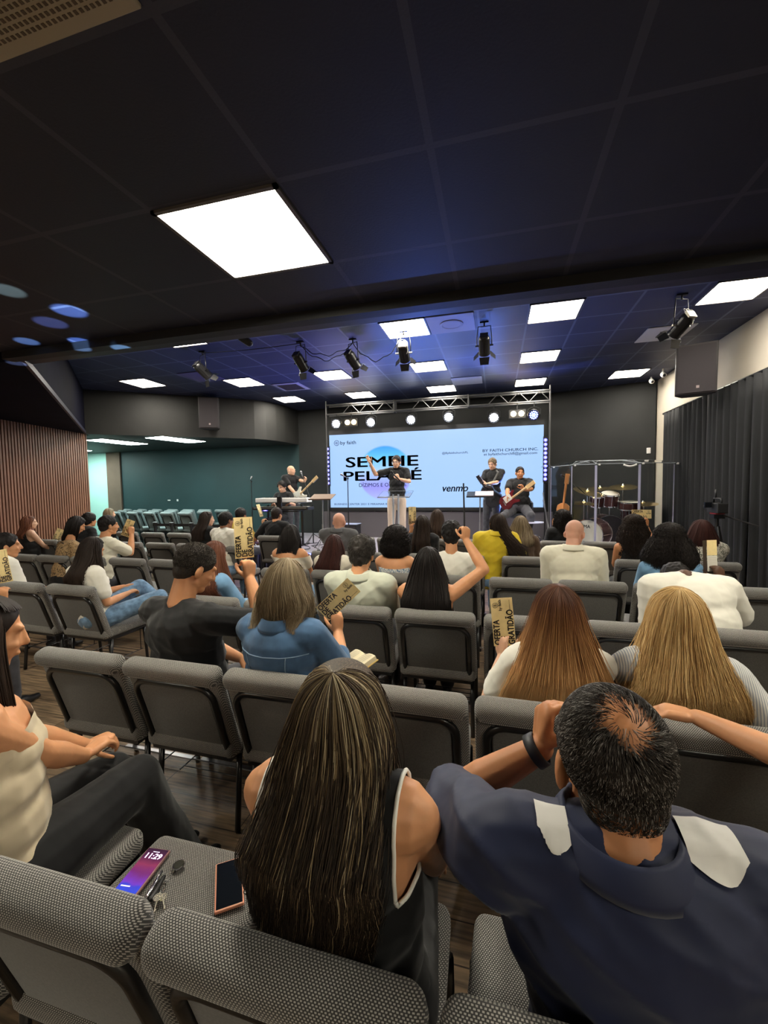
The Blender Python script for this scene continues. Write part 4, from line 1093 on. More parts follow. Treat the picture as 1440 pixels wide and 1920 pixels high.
g = person('woman with very long highlighted brown hair in a black sleeveless top with white edging', (640, 1243), .80, sex='f', fine=2, skin='tan', row=(0,), build=1.18,
       hair=LH(7600, [(-.02, .098, .108), (.05, .112, .118), (.12, .118, .120), (.18, .126, .126), (.24, .130, .130), (.33, .118, .134)], m='front', amax=128, rad=.00105, q=26, clumps=620, wave=.012, wl=.20, jit=.34, phj=.7, fly=.03,
               tv=1., tpow=1.7, tgain=1.75, seed=11, sway=(-.02, 0, 0), gather=.42, fd=.085, crown=-.035, vol=.010, ombre=-.85, tone0=.10), top=dict(m=c_black2, sleeve=0, neck=.02, arm=.84, aslope=.0, name='sleeveless_top', e=.010, fold=(.004, ((1, .2, .8), (-.8, .3, 1)), 70)), legs=BT,
       L=dict(w=Vector((-.42, 1.05, .62)), hint=(-.5, -.3, -1)), R=dict(w=Vector((-.16, 1.08, .62)), hint=(.55, -.4, -1)), shz=1.02)
rim_tube(g.top, 'white_edging', m_trim, .0045, g.root, lambda c, lp: abs((c + Vector(g.base) - g.N).x) > .08)
g = person('man with thinning salt-and-pepper hair in a navy polo with white shoulder panels', (1146, 1296), .83, face=2, hy=4, hp=5, fine=2, skin='warm', row=(0,), build=1.36, shz=.995, hipx=.29, hs=1.13,
       hair=dict(kind='thin', m='salt', n=17000, len=.019, seed=2, whorl=(.06, -.68, .73)),
       top=dict(m=c_navy, sleeve=.48, collar=True, name='polo_shirt', neck=.01, e=.017, fold=(.013, ((.75, .1, .9), (.45, .2, 1)), 62)), legs=dict(m=c_gjean),
       L=dict(w=at(1014, 1402, 1.02), len=.93, hint=(-.6, .7, -.6), dir=Vector((.12, .25, 1)), palm=Vector((.9, .3, .1)), curl=.95), R=dict(w=Vector((.45, 1.1, .62))))
# white panels sewn over the shoulders
for sgn, A_ in ((-1, -1), (1, 1)):
    dg = bpy.context.evaluated_depsgraph_get(); grid = []; ok = True
    for i in range(33):
        row = []
        for j in range(25):
            u_, v_ = i / 32, j / 24
            lx = sgn * ((.094 if sgn < 0 else .078) + (.052 if sgn < 0 else .085) * u_); ly = -.052 + (.052 if sgn < 0 else .062) * v_ + .012 * u_ - (.020 * math.sin(u_ * PI) if v_ < .05 else 0)
            o_ = g.N - Vector(g.base) + g.r * lx + g.f * ly + Vector((0, 0, .3))
            hit, loc, no, _ = g.top.ray_cast(o_, Vector((0, 0, -1)))
            if not hit: ok = False; loc = grid[-1][j] if grid else o_ - Vector((0, 0, .3)); no = Vector((0, 0, 1)); row.append(loc); continue
            row.append(loc + no * .0042)
        grid.append(row)
    b = MB(); b.sheet(grid); b.build('shoulder_panel', c_wpanel, g.root, smooth='all')
b = MB(); sgn, Sh, E, Wr, sp = g.arms[0]; d = (Wr - E).normalized(); a_, b2_, _ = frame_of(d); c0 = Wr - d * .012 - Vector(g.base); rs = []
for dz, rr in ((-.013, .0315), (-.011, .0355), (.011, .0345), (.013, .0305)):
    rs.append([c0 + d * dz + (a_ * math.cos(t / 12 * PI) + b2_ * math.sin(t / 12 * PI)) * rr * 1.12 for t in range(24)])
b.rings(rs, False); b.build('wrist_band', mat('dark_rubber', (.02, .02, .025), .5), g.root, smooth='all')
person('person at the right edge resting a bare arm along the chair back', (1900, 1290), .86, sex='f', skin='warm', fine=1, row=(0,), zt=1.3, hair=None, top=dict(m=c_black2, sleeve=.4), legs=BT, build=1.1,
       L=dict(w=at(1300, 1352, 1.40), hint=(.2, -.5, -1), dir=(-1, .12, .05), palm=(0, 0, -1), curl=.35, len=1.12), hipx=.98) if False else None
def arm_person():
    # seated just outside the right edge; the forearm lies on the back of the chair in front
    T0 = Vector((1.02, .93, 1.30)); px = 720
    global at
    old = at; at = lambda a, b_, Y: T0 if a == 'T' else old(a, b_, Y)
    g_ = person('person beyond the right edge resting a bare forearm along the chair back', ('T', 0), .93, sex='f', skin='tan', fine=2, row=(0,), top=dict(m=c_black2, sleeve=.45), legs=BT, build=1.1,
        hair=dict(kind='short', m='dark'), L=dict(w=old(1265, 1330, 1.44) + Vector((0, 0, .005)), hint=(.6, -.3, -.2), dir=(-1, .22, .03), palm=(0, .1, -1), curl=.5, len=1.18))
    at = old
arm_person()
# second row
person('man with short dark hair in a black t-shirt raising a flyer in his right fist', (366, 1022), 1.80, face=-10, hy=-22, hp=24, fine=2, skin='tan', row=(1,), build=1.32, shz=1.035,
       hair=dict(kind='short', m='salt', vol=.005, rough=.001, tuft=9000, tlen=.009), top=dict(m=c_blackt, sleeve=.36, name='t_shirt', neck=.006, fold=(.009, ((.9, .1, .7), (.5, .2, 1)), 66)), legs=dict(m=c_gjean),
       R=dict(w=at(468, 1086, 1.98), hint=(.6, -.1, -1), dir=(0, .05, 1), palm=(-.8, .5, 0), curl=1.15, side=1), L=dict(w=Vector((-1.4, 2.1, .62))))
g = person('woman with an ash blonde bob in a washed denim jacket holding a tilted flyer', (537, 1049), 1.74, sex='f', fine=2, skin='tan', row=(1,), build=1.35, hp=12, face=-6, shz=1.005,
       hair=LH(3000, [(-.02, .092, .108), (.05, .132, .122), (.11, .145, .118), (.175, .128, .105)], m='ash', amax=125, rad=.0012, q=18, clumps=200, jit=.08, gather=.2, wave=.006, seed=21, tv=1., fd=.08, part=.01, vol=.01),
       top=dict(m=c_denim, sleeve=.72, name='denim_jacket', collar=True, neck=.01, fold=(.006, ((.6, .2, 1), (1, .3, .2)), 30)), legs=dict(m=cloth('blue_check', (.3, .38, .5), noise=(30, .5))),
       R=dict(w=at(634, 1186, 1.98), hint=(.5, -.2, -1), dir=(-.08, .1, 1), palm=(-.6, .8, 0), curl=.75, side=1), L=dict(w=Vector((-1.0, 2.12, .62))))
# seams of the jacket
for pts in ([(-.19, .80), (-.1, .785), (0, .78), (.1, .785), (.19, .80)], [(-.10, .78), (-.092, .6), (-.085, .42)], [(.10, .78), (.092, .6), (.085, .42)]):
    ps = []
    for i in range(len(pts) - 1):
        for t in range(8):
            x = pts[i][0] + (pts[i + 1][0] - pts[i][0]) * t / 8; q = pts[i][1] + (pts[i + 1][1] - pts[i][1]) * t / 8
            o_ = g.hip + g.up * g.tl * q + g.r * x - g.f * .5 - Vector(g.base)
            hit, loc, no, _ = g.top.ray_cast(o_, g.f)
            if hit: ps.append(loc + no * .001)
    if len(ps) > 3: b = MB(); b.tube(ps, .0022, 5); b.build('stitched_seam', mat('pale_denim_seam', (.20, .30, .42), .9), g.root)
person('woman with long straight auburn hair fading to copper, in a white t-shirt, holding a flyer', (1045, 1098), 1.75, sex='f', fine=2, skin='light', row=(1,), build=1.05, shz=.965,
       hair=LH(4200, [(-.02, .092, .106), (.06, .115, .115), (.15, .155, .125), (.25, .20, .13), (.40, .235, .14)], m='ombre', amax=122, rad=.0010, q=22, clumps=240, jit=.12, gather=.5, wave=.004, seed=31, tv=.42, ombre=1.1, fd=.08, vol=.012),
       top=dict(m=c_white, sleeve=.36, name='t_shirt', neck=.006), legs=JN,
       L=dict(w=at(941, 1232, 1.98), hint=(-.5, -.2, -1), dir=(-.05, .1, 1), palm=(.6, .8, 0), curl=.8), R=dict(w=Vector((.35, 2.1, .62))))
person('woman with long golden blonde hair in a pinstriped shirt', (1270, 1103), 1.75, sex='f', fine=2, skin='light', row=(1,), build=1.15, shz=.975, face=-5,
       hair=LH(4200, [(-.02, .092, .106), (.06, .112, .115), (.15, .145, .125), (.25, .185, .13), (.38, .205, .14)], m='blonde', amax=122, rad=.0010, q=22, clumps=200, jit=.2, gather=.5, wave=.012, wl=.2, seed=41, tv=1., tone0=-.08, fd=.08, vol=.012),
       top=dict(m=c_pin, sleeve=.6, name='striped_shirt', neck=.006), legs=JN, R=dict(w=Vector((.95, 1.85, .70)), hint=(.6, -.4, -1)), L=dict(w=Vector((.55, 2.1, .62))))
def off_person():
    T0 = Vector((-3.62, 1.85, 1.3)); old = at
    def at2(a, b_, Y): return T0 if a == 'T' else old(a, b_, Y)
    globals()['at'] = at2
    person('person beyond the left edge raising a flyer in one hand', ('T', 0), 1.85, skin='tan', fine=1, row=(1,), top=dict(m=c_white2, sleeve=.4), legs=GJ, hair=dict(kind='short', m='dark'),
        R=dict(w=old(4, 1132, 2.02), hint=(.2, -.2, -1), dir=(.05, 0, 1), palm=(-.5, .8, 0), curl=1.))
    globals()['at'] = old
off_person()
t = copy_tree(proto); t.location = (-3.62, 1.50, 0); t.rotation_euler.z = 0; tag(t, 'grey tweed church chair beyond the left edge, under the person raising a flyer', 'chair', 'rows of grey church chairs')
# third row
person('young woman with long brown hair in a white t-shirt and jeans, legs crossed, reading', (172, 1007), 2.86, face=-6, hp=22, sex='f', fine=1, skin='tan', row=(2,), hipx=-3.38, shz=.955,
       hair=LH(1800, [(-.02, .09, .105), (.06, .105, .112), (.16, .13, .12), (.34, .14, .12)], m='dark', rad=.0020, clumps=90, jit=.2, seed=51, ombre=.5, wave=.008, tv=.5, tone0=.0),
       top=dict(m=c_white, sleeve=.36, name='t_shirt'), legs=JN, knee=[at(262, 1098, 3.22), at(300, 1118, 3.08)], ankle=[at(330, 1150, 3.35), at(315, 1185, 3.1)],
       R=dict(w=at(240, 1112, 3.02), hint=(.3, -.3, -1), curl=.6), L=dict(w=at(232, 1100, 3.1), hint=(-.2, -.3, -1), curl=.6))
person('young man in profile with short black hair and a white t-shirt, left edge', (12, 1000), 2.90, face=-12, hy=-22, fine=1, skin='tan', row=(2,), shz=.99, hair=dict(kind='short', m='black', tuft=600, tlen=.014), top=dict(m=c_white, sleeve=.36, name='t_shirt'), legs=GJ)
person('woman with long reddish-brown hair in a light denim shirt', (402, 1015), 2.82, face=-8, hy=-4, hp=22, sex='f', fine=1, skin='light', row=(2,), shz=.95,
       hair=LH(1500, std(.10, .09, .30), m='red', rad=.0020, clumps=70, jit=.2, seed=61, sway=(.10, 0, 0), tone0=.15), top=dict(m=c_dshirt, sleeve=.9, name='denim_shirt'), legs=JN)
person('man with thick greying hair in a pale sage button shirt', (678, 1008), 2.78, fine=1, skin='tan', row=(2,), build=1.22, shz=1.00, hp=10, hair=dict(kind='short', m='grey', vol=.016, tuft=2600, tlen=.026, tcurl=.004, low=.018, rough=.005),
       top=dict(m=c_sage, sleeve=.9, collar=True, name='button_shirt'), legs=BT)
person('woman with long black hair and bare shoulders raising a pen in her right hand', (803, 1027), 2.76, sex='f', fine=1, skin='tan', row=(2,), build=1.18, shz=.955,
       hair=LH(2000, [(-.02, .092, .106), (.08, .125, .12), (.2, .16, .125), (.34, .165, .13)], m='black', rad=.0020, clumps=90, jit=.12, seed=71, wave=.008, fd=.075, vol=.012), top=dict(m=c_bw, sleeve=0, low=.10, neck=None, name='patterned_top', arm=.8), legs=BT,
       R=dict(w=at(874, 1013, 2.86), hint=(1, -.1, .1), dir=(0, .02, 1), palm=(-.6, .8, 0), curl=1.15, side=1), L=dict(w=Vector((-.5, 3.1, .62))))
person('man bowed forward in a loose white t-shirt holding a folded leaflet', (1268, 1058), 3.08, face=3, hp=42, fine=1, skin='dark', row=(2,), build=1.34, shz=1.015, hipx=1.27, hair=dict(kind='short', m='black', vol=.007, rough=.004),
       top=dict(m=c_white, sleeve=.55, name='t_shirt', neck=.0, fold=(.008, ((.9, .1, .5), (.3, .2, 1)), 60)), legs=GJ, R=dict(w=at(1352, 1092, 3.28), hint=(.4, -.3, -1), dir=(-.15, .05, 1), palm=(-.3, .9, 0), curl=.9))
# fourth row
person('woman with a black bob in an off-shoulder cream blouse', (545, 983), 3.86, sex='f', skin='tan', row=(3,), shz=1.0, build=1.05, hair=LH(1100, [(-.02, .09, .106), (.06, .112, .115), (.17, .112, .11)], m='black', rad=.0026, clumps=70, jit=.06, gather=.2, seed=81, fd=.08),
       top=dict(m=c_offw, sleeve=.3, low=.06, neck=None, name='blouse'), legs=JN)
person('woman with long wavy burgundy hair', (627, 1002), 3.86, sex='f', skin='tan', row=(3,), shz=.93, hair=LH(1200, [(-.02, .09, .106), (.08, .115, .12), (.2, .14, .125), (.32, .15, .13)], m='wine', rad=.0028, clumps=50, jit=.2, wave=.022, wl=.10, seed=91, sway=(-.05, 0, 0), tone0=.1, fd=.08),
       top=dict(m=c_offw, sleeve=.36, name='blouse'), legs=JN)
person('woman with round black afro hair and floral straps', (742, 990), 3.86, sex='f', skin='tan', row=(3,), shz=.955, build=1.08, hair=LH(1300, [(-.02, .125, .13), (.06, .138, .135), (.12, .13, .13), (.16, .10, .11)], m='black', rad=.003, clumps=400, jit=.2, curl=.014, cfreq=7, q=22, vol=.036, seed=101, hug=False, fd=.09),
       top=dict(m=c_blfl, sleeve=0, low=.075, neck=None, name='floral_top', arm=.9), legs=JN)
person('boy with thick black hair in a white t-shirt', (846, 979), 3.88, skin='tan', row=(3,), shz=.985, hipx=-.36, hp=8, hy=8, hair=dict(kind='short', m='black', vol=.016, tuft=2200, tlen=.022, low=.02, rough=.006), top=dict(m=c_white, sleeve=.36, name='t_shirt'), legs=GJ)
person('bald man in a cream polo leaning forward with arms crossed', (1078, 975), 3.98, face=-6, hy=-20, hp=18, skin='rosy', row=(3,), fine=1, shz=1.055, build=1.25, hair=None, top=dict(m=c_white2, sleeve=.6, name='polo_shirt', collar=True), legs=GJ)
person('woman with big shoulder-length curly dark hair in a blue denim shirt', (1255, 986), 3.86, sex='f', skin='brown', fine=1, row=(3,), shz=.975, build=1.2, hair=LH(2400, [(-.02, .12, .13), (.06, .17, .15), (.14, .20, .16), (.23, .19, .15)], m='black', rad=.0026, clumps=500, jit=.2, curl=.013, cfreq=9, q=24, vol=.03, seed=111, fd=.09, hug=False, tone0=.15),
       top=dict(m=c_dshirt, sleeve=.8, name='denim_shirt'), legs=JN)
person('man with short black hair in a cream t-shirt raising a flyer', (203, 967), 4.10, face=-12, hy=-14, skin='tan', row=(3,), hipx=-4.62, shz=1.02, build=1.15, fine=1, hair=dict(kind='short', m='black', tuft=500, tlen=.01), top=dict(m=c_white2, sleeve=.4, name='t_shirt'), legs=GJ,
       R=dict(w=at(247, 1003, 4.35), hint=(.3, -.2, -1), dir=(0, 0, 1), palm=(-.7, .6, 0), curl=1., side=1))
person('woman with tied-up black hair in a leopard print top', (143, 968), 4.12, face=-14, hy=-10, hp=26, sex='f', skin='tan', row=(3,), shz=.975, fine=1, hair=LH(900, [(-.02, .09, .105), (.06, .10, .11), (.2, .07, .12)], m='black', rad=.0028, clumps=50, jit=.25, seed=121, sway=(-.06, 0, 0)), top=dict(m=c_leo, sleeve=.8, name='leopard_top'), legs=BT)
# fifth row
person('woman with reddish-brown shoulder hair and a tank top by the slat wall', (55, 967), 5.02, face=-12, hy=-18, sex='f', skin='light', row=(4,), hair=LH(600, std(.10, .11, .24), m='red', rad=.0034, clumps=40, seed=131, tone0=.35), top=dict(m=c_black2, sleeve=0, low=.03, neck=None, name='tank_top'), legs=JN)
person('person with a black hair bun beside the slat wall end', (168, 963), 5.3, face=-8, sex='f', skin='tan', row=(4,), hair=dict(kind='short', m='black', vol=.02, tuft=400, tlen=.02), top=dict(m=c_blackt, sleeve=.5), legs=BT)
person('woman with long straight dark hair in black, turned towards the stage', (388, 959), 5.22, face=-8, hy=-28, sex='f', skin='light', row=(4,), hair=LH(1000, std(.10, .13, .34), m='dark', rad=.003, clumps=50, jit=.15, seed=141), top=dict(m=c_blackt, sleeve=.9), legs=BT)
person('person with short black hair in a white t-shirt behind the raised fist', (424, 960), 5.14, face=-15, skin='brown', row=(4,), build=1.15, hair=dict(kind='short', m='black', vol=.01), top=dict(m=c_white, sleeve=.5, name='t_shirt'), legs=JN)
person('bald man in a grey shirt below the left of the screen', (636, 961), 5.0, skin='rosy', row=(4,), build=1.25, shz=1.075, hair=None, top=dict(m=c_grey, sleeve=.6, collar=True, name='shirt'), legs=GJ)
person('woman with long straight black hair and a black top below the lectern', (792, 966), 5.0, sex='f', skin='tan', row=(4,), hair=LH(1000, std(.10, .12, .32), m='dark', rad=.003, clumps=60, jit=.15, seed=151, ombre=.3), top=dict(m=c_blackt, sleeve=.5), legs=BT,
       L=dict(w=at(771, 996, 5.1), hint=(-.4, -.2, -1), dir=(0, 0, 1), palm=(.5, .8, 0), curl=1.))
person('person in a yellow polo with long dark hair swept to the right', (932, 963), 5.02, face=10, hy=10, hroll=12, skin='tan', row=(4,), hipx=-.06, build=1.2, shz=1.065, hair=LH(1500, [(-.02, .092, .11), (.07, .10, .12), (.2, .09, .14), (.36, .10, .17)], m='dark', rad=.0032, clumps=60, jit=.3, seed=161, sway=(.22, -.02, 0), wave=.02, fly=.15, hug=False, tone0=.15), top=dict(m=c_yel, sleeve=.4, collar=True, name='polo_shirt'), legs=JN,
       R=dict(w=Vector((.22, 5.12, .93)), hint=(.3, -.5, -.6), dir=(-1, .1, 0)))
person('woman with ash-brown hair in a brown top beside the yellow polo', (976, 967), 5.14, sex='f', skin='light', row=(4,), hair=LH(900, std(.12, .14, .24), m='ash', rad=.0034, clumps=60, seed=171), top=dict(m=c_brown, sleeve=.8), legs=BT)
person('woman with curly dark brown hair and one bare shoulder', (1188, 967), 5.0, sex='f', skin='warm', row=(4,), shz=.99, hair=LH(1300, [(-.02, .11, .12), (.08, .145, .14), (.2, .15, .14), (.34, .13, .13)], m='dark', rad=.0034, clumps=300, curl=.016, cfreq=8, q=22, vol=.02, jit=.2, seed=181, hug=False), top=dict(m=c_blackt, sleeve=0, low=.04, neck=None), legs=BT,
       R=dict(w=at(1212, 987, 5.30), hint=(.5, .2, -1), dir=(-.1, 0, 1), palm=(-.3, .9, 0), curl=.9))
person('woman with dark red shoulder hair in a leaf print blouse', (1315, 977), 5.0, sex='f', skin='brown', row=(4,), build=1.3, shz=.985, hair=LH(1100, [(-.02, .10, .115), (.06, .135, .13), (.14, .165, .13), (.19, .17, .12)], m='wine', rad=.003, clumps=60, seed=191, vol=.02, tone0=.1, hug=False), top=dict(m=c_flo, sleeve=.5, name='blouse'), legs=BT)
# front row
person('man with short dark hair in a black t-shirt raising his left hand before the keyboard', (519, 952), 6.46, hy=-10, skin='tan', row=(5,), build=1.2, hair=dict(kind='short', m='dark', vol=.01, tuft=300, tlen=.014), top=dict(m=c_blackt, sleeve=.4), legs=BT,
       L=dict(w=at(493, 984, 6.55), hint=(-.7, 0, -.8), dir=(.05, 0, 1), palm=(.5, .8, 0), curl=1., len=1.1))
person('person in a mustard shirt and cap in the front row on the left', (452, 953), 6.5, face=-10, skin='brown', row=(5,), hair=dict(kind='short', m='black', vol=.014), top=dict(m=c_must, sleeve=.5), legs=GJ)
person('woman with long brown hair in the front row below the screen centre', (820, 955), 6.46, sex='f', skin='light', row=(5,), hair=LH(800, std(.10, .12, .3), m='dark', rad=.004, clumps=50, seed=201, tone0=.4, ombre=.3), top=dict(m=c_brown, sleeve=.7), legs=BT)
person('person with black curly hair in black, front row right of centre', (1054, 957), 6.44, face=12, hy=14, skin='tan', row=(5,), hair=LH(800, [(-.02, .11, .12), (.06, .13, .13), (.18, .12, .13), (.3, .09, .14)], m='black', rad=.004, clumps=200, curl=.015, cfreq=8, vol=.02, seed=211, hug=False), top=dict(m=c_blackt, sleeve=.9), legs=BT)
person('woman with dark blonde hair at the left end of the front row', (205, 953), 6.5, face=-25, sex='f', skin='light', row=(5,), hair=LH(600, std(.10, .10, .22), m='ash', rad=.004, clumps=40, seed=221), top=dict(m=c_blackt, sleeve=.9), legs=BT)

# ------------------------------------------------------------------ flyers, phones, keys, book
m_kraft = mat('kraft_card', (.84, .66, .32), .75, noise=(40, .05)); m_ink = mat('dark_ink', (.03, .018, .03), .7); m_bro = mat('brown_print', (.035, .022, .016), .5); m_wpap = mat('white_paper', (.72, .68, .60), .8)
def flyer_proto():
    t = empty('offering_flyer', (0, 0, 0)); b = MB(); g_ = []
    for j in range(9):
        y = -.1125 + .225 * j / 8; g_.append([(x, y, .004 * math.sin(j / 8 * PI)) for x in (-.05, -.025, 0, .025, .05)])
    b.sheet(g_); o = b.build('card', m_kraft, t); md = o.modifiers.new('thickness', 'SOLIDIFY'); md.thickness = .0008; md.offset = -1
    Rz = Matrix.Rotation(PI / 2, 4, 'Z')
    for s, sz, x, y, w_ in (('OFERTA', .040, -.030, -.106, .80), ('DE', .040, .002, -.106, .80), ('GRATIDÃO', .040, .034, -.106, .80)):
        text(s, sz, m_ink, Matrix.Translation((x, y, .0045)) @ Rz, t, 'printed_word', bold=.0012, align='LEFT', sx=w_, ext=.0003)
    text('by faith', .018, m_ink, Matrix.Translation((-.008, .079, .003)) @ Rz, t, 'printed_name', bold=.0004, ext=.0003)
    b = MB(); b.tube([(-.030 + .012 * math.cos(a * PI / 12), .079 + .012 * math.sin(a * PI / 12), .0025) for a in range(25)], .0008, 4)
    b.box((-.030, .079, .003), (.016, .0016, .0006)); b.box((-.026, .079, .003), (.0016, .012, .0006)); b.box((-.033, .079, .003), (.0016, .008, .0006)); b.build('printed_emblem', m_ink, t)
    b = MB(); b.box((.036, .078, .0028), (.0014, .05, .0004)); b.build('printed_line', m_ink, t)
    return t
fp = None
def place_card(t, px, py, Y, ang, yaw=0, pitch=0):
    q = at(px, py, Y); a = math.radians(ang)
    X = RW @ Vector((math.cos(a), math.sin(a), 0)); Yv = RW @ Vector((-math.sin(a), math.cos(a), 0)); Z = X.cross(Yv)
    M = Matrix((X, Yv, Z)).transposed() @ Matrix.Rotation(math.radians(yaw), 3, 'Y') @ Matrix.Rotation(math.radians(pitch), 3, 'X')
    t.location = q; t.rotation_euler = M.to_euler()
for (px, py, Y, ang, yaw, lab, sc) in ((634, 1124, 1.99, -47, 8, 'kraft offering flyer tilted to the right in the hand of the denim-jacket woman', 1), (943, 1166, 1.99, 5, -8, 'kraft offering flyer held upright by the auburn-haired woman in white', 1),
        (457, 1008, 2.0, 3, 30, 'kraft offering flyer in the raised fist of the man in the black t-shirt', 1), (240, 990, 4.36, -22, 10, 'kraft offering flyer raised by the man in cream on the left', 1),
        (773, 967, 5.12, 0, 20, 'kraft offering flyer raised beside the lectern by the long-haired woman', 1), (487, 957, 6.55, 18, 70, 'folded flyer in the raised left hand before the keyboard', 1),
        (1203, 964, 5.34, -90, 0, 'kraft flyer held sideways in front of the drums', 1), (3, 1062, 2.03, 12, 10, 'kraft offering flyer cut by the left edge of the picture', 1),
        (109, 1003, 5.4, -25, 30, 'small kraft flyer on the lap by the slat wall', 1)):
    t = flyer_proto() if fp is None else copy_tree(fp); fp = fp or t
    place_card(t, px, py, Y, ang, yaw); tag(t, lab, 'flyer', 'kraft offering flyers')
t = empty('folded_leaflet', (0, 0, 0), 'folded leaflet with brown cover and white form held by the bowed man', 'leaflet')
b = MB(); b.box((-.048, 0, .012), (.05, .215, .0012), Matrix.Rotation(.5, 3, 'Y')); b.build('brown_flap', m_bro, t)
b = MB(); b.box((.012, .055, 0), (.068, .105, .0012)); b.build('kraft_panel', m_kraft, t)
b = MB(); b.box((.012, -.054, 0), (.068, .107, .0012)); b.build('white_form', m_wpap, t)
b = MB()
for i in range(8): b.box((.012, -.014 - i * .011, .001), (.055, .0012, .0005))
b.build('form_lines', mat('grey_rule', (.3, .28, .25), .8), t)
place_card(t, 1332, 1042, 3.32, 2)
# dark pen held up
b = MB(); q0, q1 = at(871, 990, 2.875), at(869, 906, 2.88); b.cyl(q0, q1, .006, .005, 10); o = b.build('dark_stick', m_bplas, smooth=True); tag(o, 'thin dark stick held up in the raised hand of the black-haired woman', 'stick')
# open book on the lap
t = empty('open_book', at(668, 1244, 2.02), 'open book with gilt edges on the lap of the denim-jacket woman', 'book'); t.rotation_euler = (.30, -.12, -.65)
b = MB()
for s in (-1, 1):
    g_ = [[(s * x, y, .012 + .016 * math.sin(min(1, x / .10) * PI * .8) - z) for x in (0, .02, .045, .07, .095)] for y, z in ((-.07, 0), (.07, 0))]
    top_ = [[Vector(p) for p in r_] for r_ in g_]; n_ = 5
    vs = [p for r_ in top_ for p in r_] + [Vector((p.x, p.y, 0)) for r_ in top_ for p in r_]
    fs = [(i, i + 1, i + 6, i + 5) for i in range(4)] + [(i + 10, i + 11, i + 16, i + 15) for i in range(4)] + [(i, i + 1, i + 11, i + 10) for i in range(4)] + [(i + 5, i + 6, i + 16, i + 15) for i in range(4)] + [(4, 9, 19, 14), (0, 5, 15, 10)]
    b.add(vs, fs)
b.build('pages', mat('book_paper', (.74, .66, .46), .8), t)
b = MB(); b.box((0, 0, -.002), (.205, .15, .004)); b.build('cover', mat('gilt_cover', (.55, .38, .12), .5), t)
b = MB()
for s in (-1, 1):
    for i in range(15): b.box((s * .05, .058 - i * .0082, .0285), (.066, .0016, .0004))
b.build('printed_lines', mat('book_ink', (.25, .22, .18), .8), t)
# phones and keys on the empty seat
m_scr = mat('dark_phone_glass', (.006, .008, .012), .08, 0, .8)
ms = mat('phone_wallpaper', (.02, .01, .02), .1)
_c = coords(ms); _s = nd(ms, 'ShaderNodeSeparateXYZ'); lk(ms, _c, _s.inputs[0]); _r = nd(ms, 'ShaderNodeValToRGB'); _e = _r.color_ramp.elements
_e[0].position = 0; _e[0].color = (.01, .03, .25, 1); _e[1].position = 1; _e[1].color = (.012, .004, .01, 1)
for p_, c_ in ((.18, (.015, .02, .2)), (.24, (.06, .015, .18)), (.45, (.06, .008, .05)), (.62, (.09, .012, .03)), (.8, (.03, .006, .02))):
    q = _e.new(p_); q.color = (*c_, 1)
_n = nd(ms, 'ShaderNodeTexNoise'); _n.inputs['Scale'].default_value = 18; lk(ms, _c, _n.inputs['Vector'])
lk(ms, math_n(ms, 'ADD', math_n(ms, 'DIVIDE', math_n(ms, 'ADD', _s.outputs[1], .075), .15), math_n(ms, 'MULTIPLY', math_n(ms, 'SUBTRACT', _n.outputs['Fac'], .5), .25)), _r.inputs[0])
lk(ms, _r.outputs[0], P(ms).inputs['Emission Color']); P(ms).inputs['Emission Strength'].default_value = 1.1
def phone(p0, p1, label, scr, case, name):
    d = (p1 - p0); ang = math.atan2(-d.x, d.y); t = empty('smartphone', (p0 + p1) / 2, label, 'phone', None, ang)
    b = MB(); b.box((0, 0, .0045), (.078, .158, .010)); b.build('case', case, t, bevel=.0035, seg=3)
    b = MB(); b.box((0, 0, .0098), (.070, .150, .0012)); b.build('screen', scr, t)
    return t
zs = .476
A1, A2 = atz(225, 1690, zs), atz(303, 1592, zs); c_ = (A1 + A2) / 2; dd = (A2 - A1).normalized() * .079
t = phone(c_ - dd, c_ + dd, 'phone with a lit purple lock screen reading 11:29 lying on the empty seat', ms, mat('rose_phone_case', (.25, .12, .12), .3), 'a')
text('11:29', .026, mat('lock_screen_digits', (.5, .4, .5), .4, emit=(.75, .6, .75), es=.9), Matrix.Translation((0, .048, .0108)), t, 'clock_digits', bold=.0003, ext=.0001)
for bx_ in (((-.012, -.052, .0106), (.030, .0035, .0002)), ((0, .064, .0106), (.022, .0025, .0002))): b = MB(); b.box(*bx_); b.build('lock_screen_text', mat('lock_text', (.4, .35, .45), .4, emit=(.5, .45, .6), es=.6), t)
A1, A2 = atz(424, 1708, zs), atz(424, 1612, zs); c_ = atz(430, 1660, zs); d_ = (A2 - A1).normalized() * .079
phone(c_ - d_, c_ + d_, 'black-screened phone in a coral pink case beside the long-haired woman', m_scr, mat('coral_phone_case', (.85, .35, .22), .45), 'b')
kc = atz(292, 1670, zs); t = empty('key_bunch', kc, 'bunch of keys with a silver fob and red tag beside the lit phone', 'keys'); mk = mat('nickel_key', (.62, .58, .48), .25, .9)
def kpt(px, py, h=.006): v = atz(px, py, zs) - kc; return Vector((v.x, v.y, h))
b = MB(); c0 = kpt(335, 1625); b.lathe([(0, -.003), (.014, -.003), (.016, 0), (.014, .003), (0, .003)], c0, 20, None); b.build('fob_disc', mat('dark_steel', (.12, .12, .10), .25, .8), t, smooth=True)
b = MB(); b.tube([c0 + Vector((math.cos(a * PI / 10) * .0165, math.sin(a * PI / 10) * .0165, 0)) for a in range(21)], .0018, 6); b.build('fob_rim', m_chrome, t)
b = MB(); b.caps(kpt(276, 1686, .008), kpt(303, 1640, .008), .0055, .0055, 10); b.build('silver_capsule', m_chrome, t, smooth='all')
b = MB(); b.caps(kpt(284, 1690, .007), kpt(308, 1648, .007), .0065, .0055, 10); b.build('black_capsule', m_bplas, t, smooth='all')
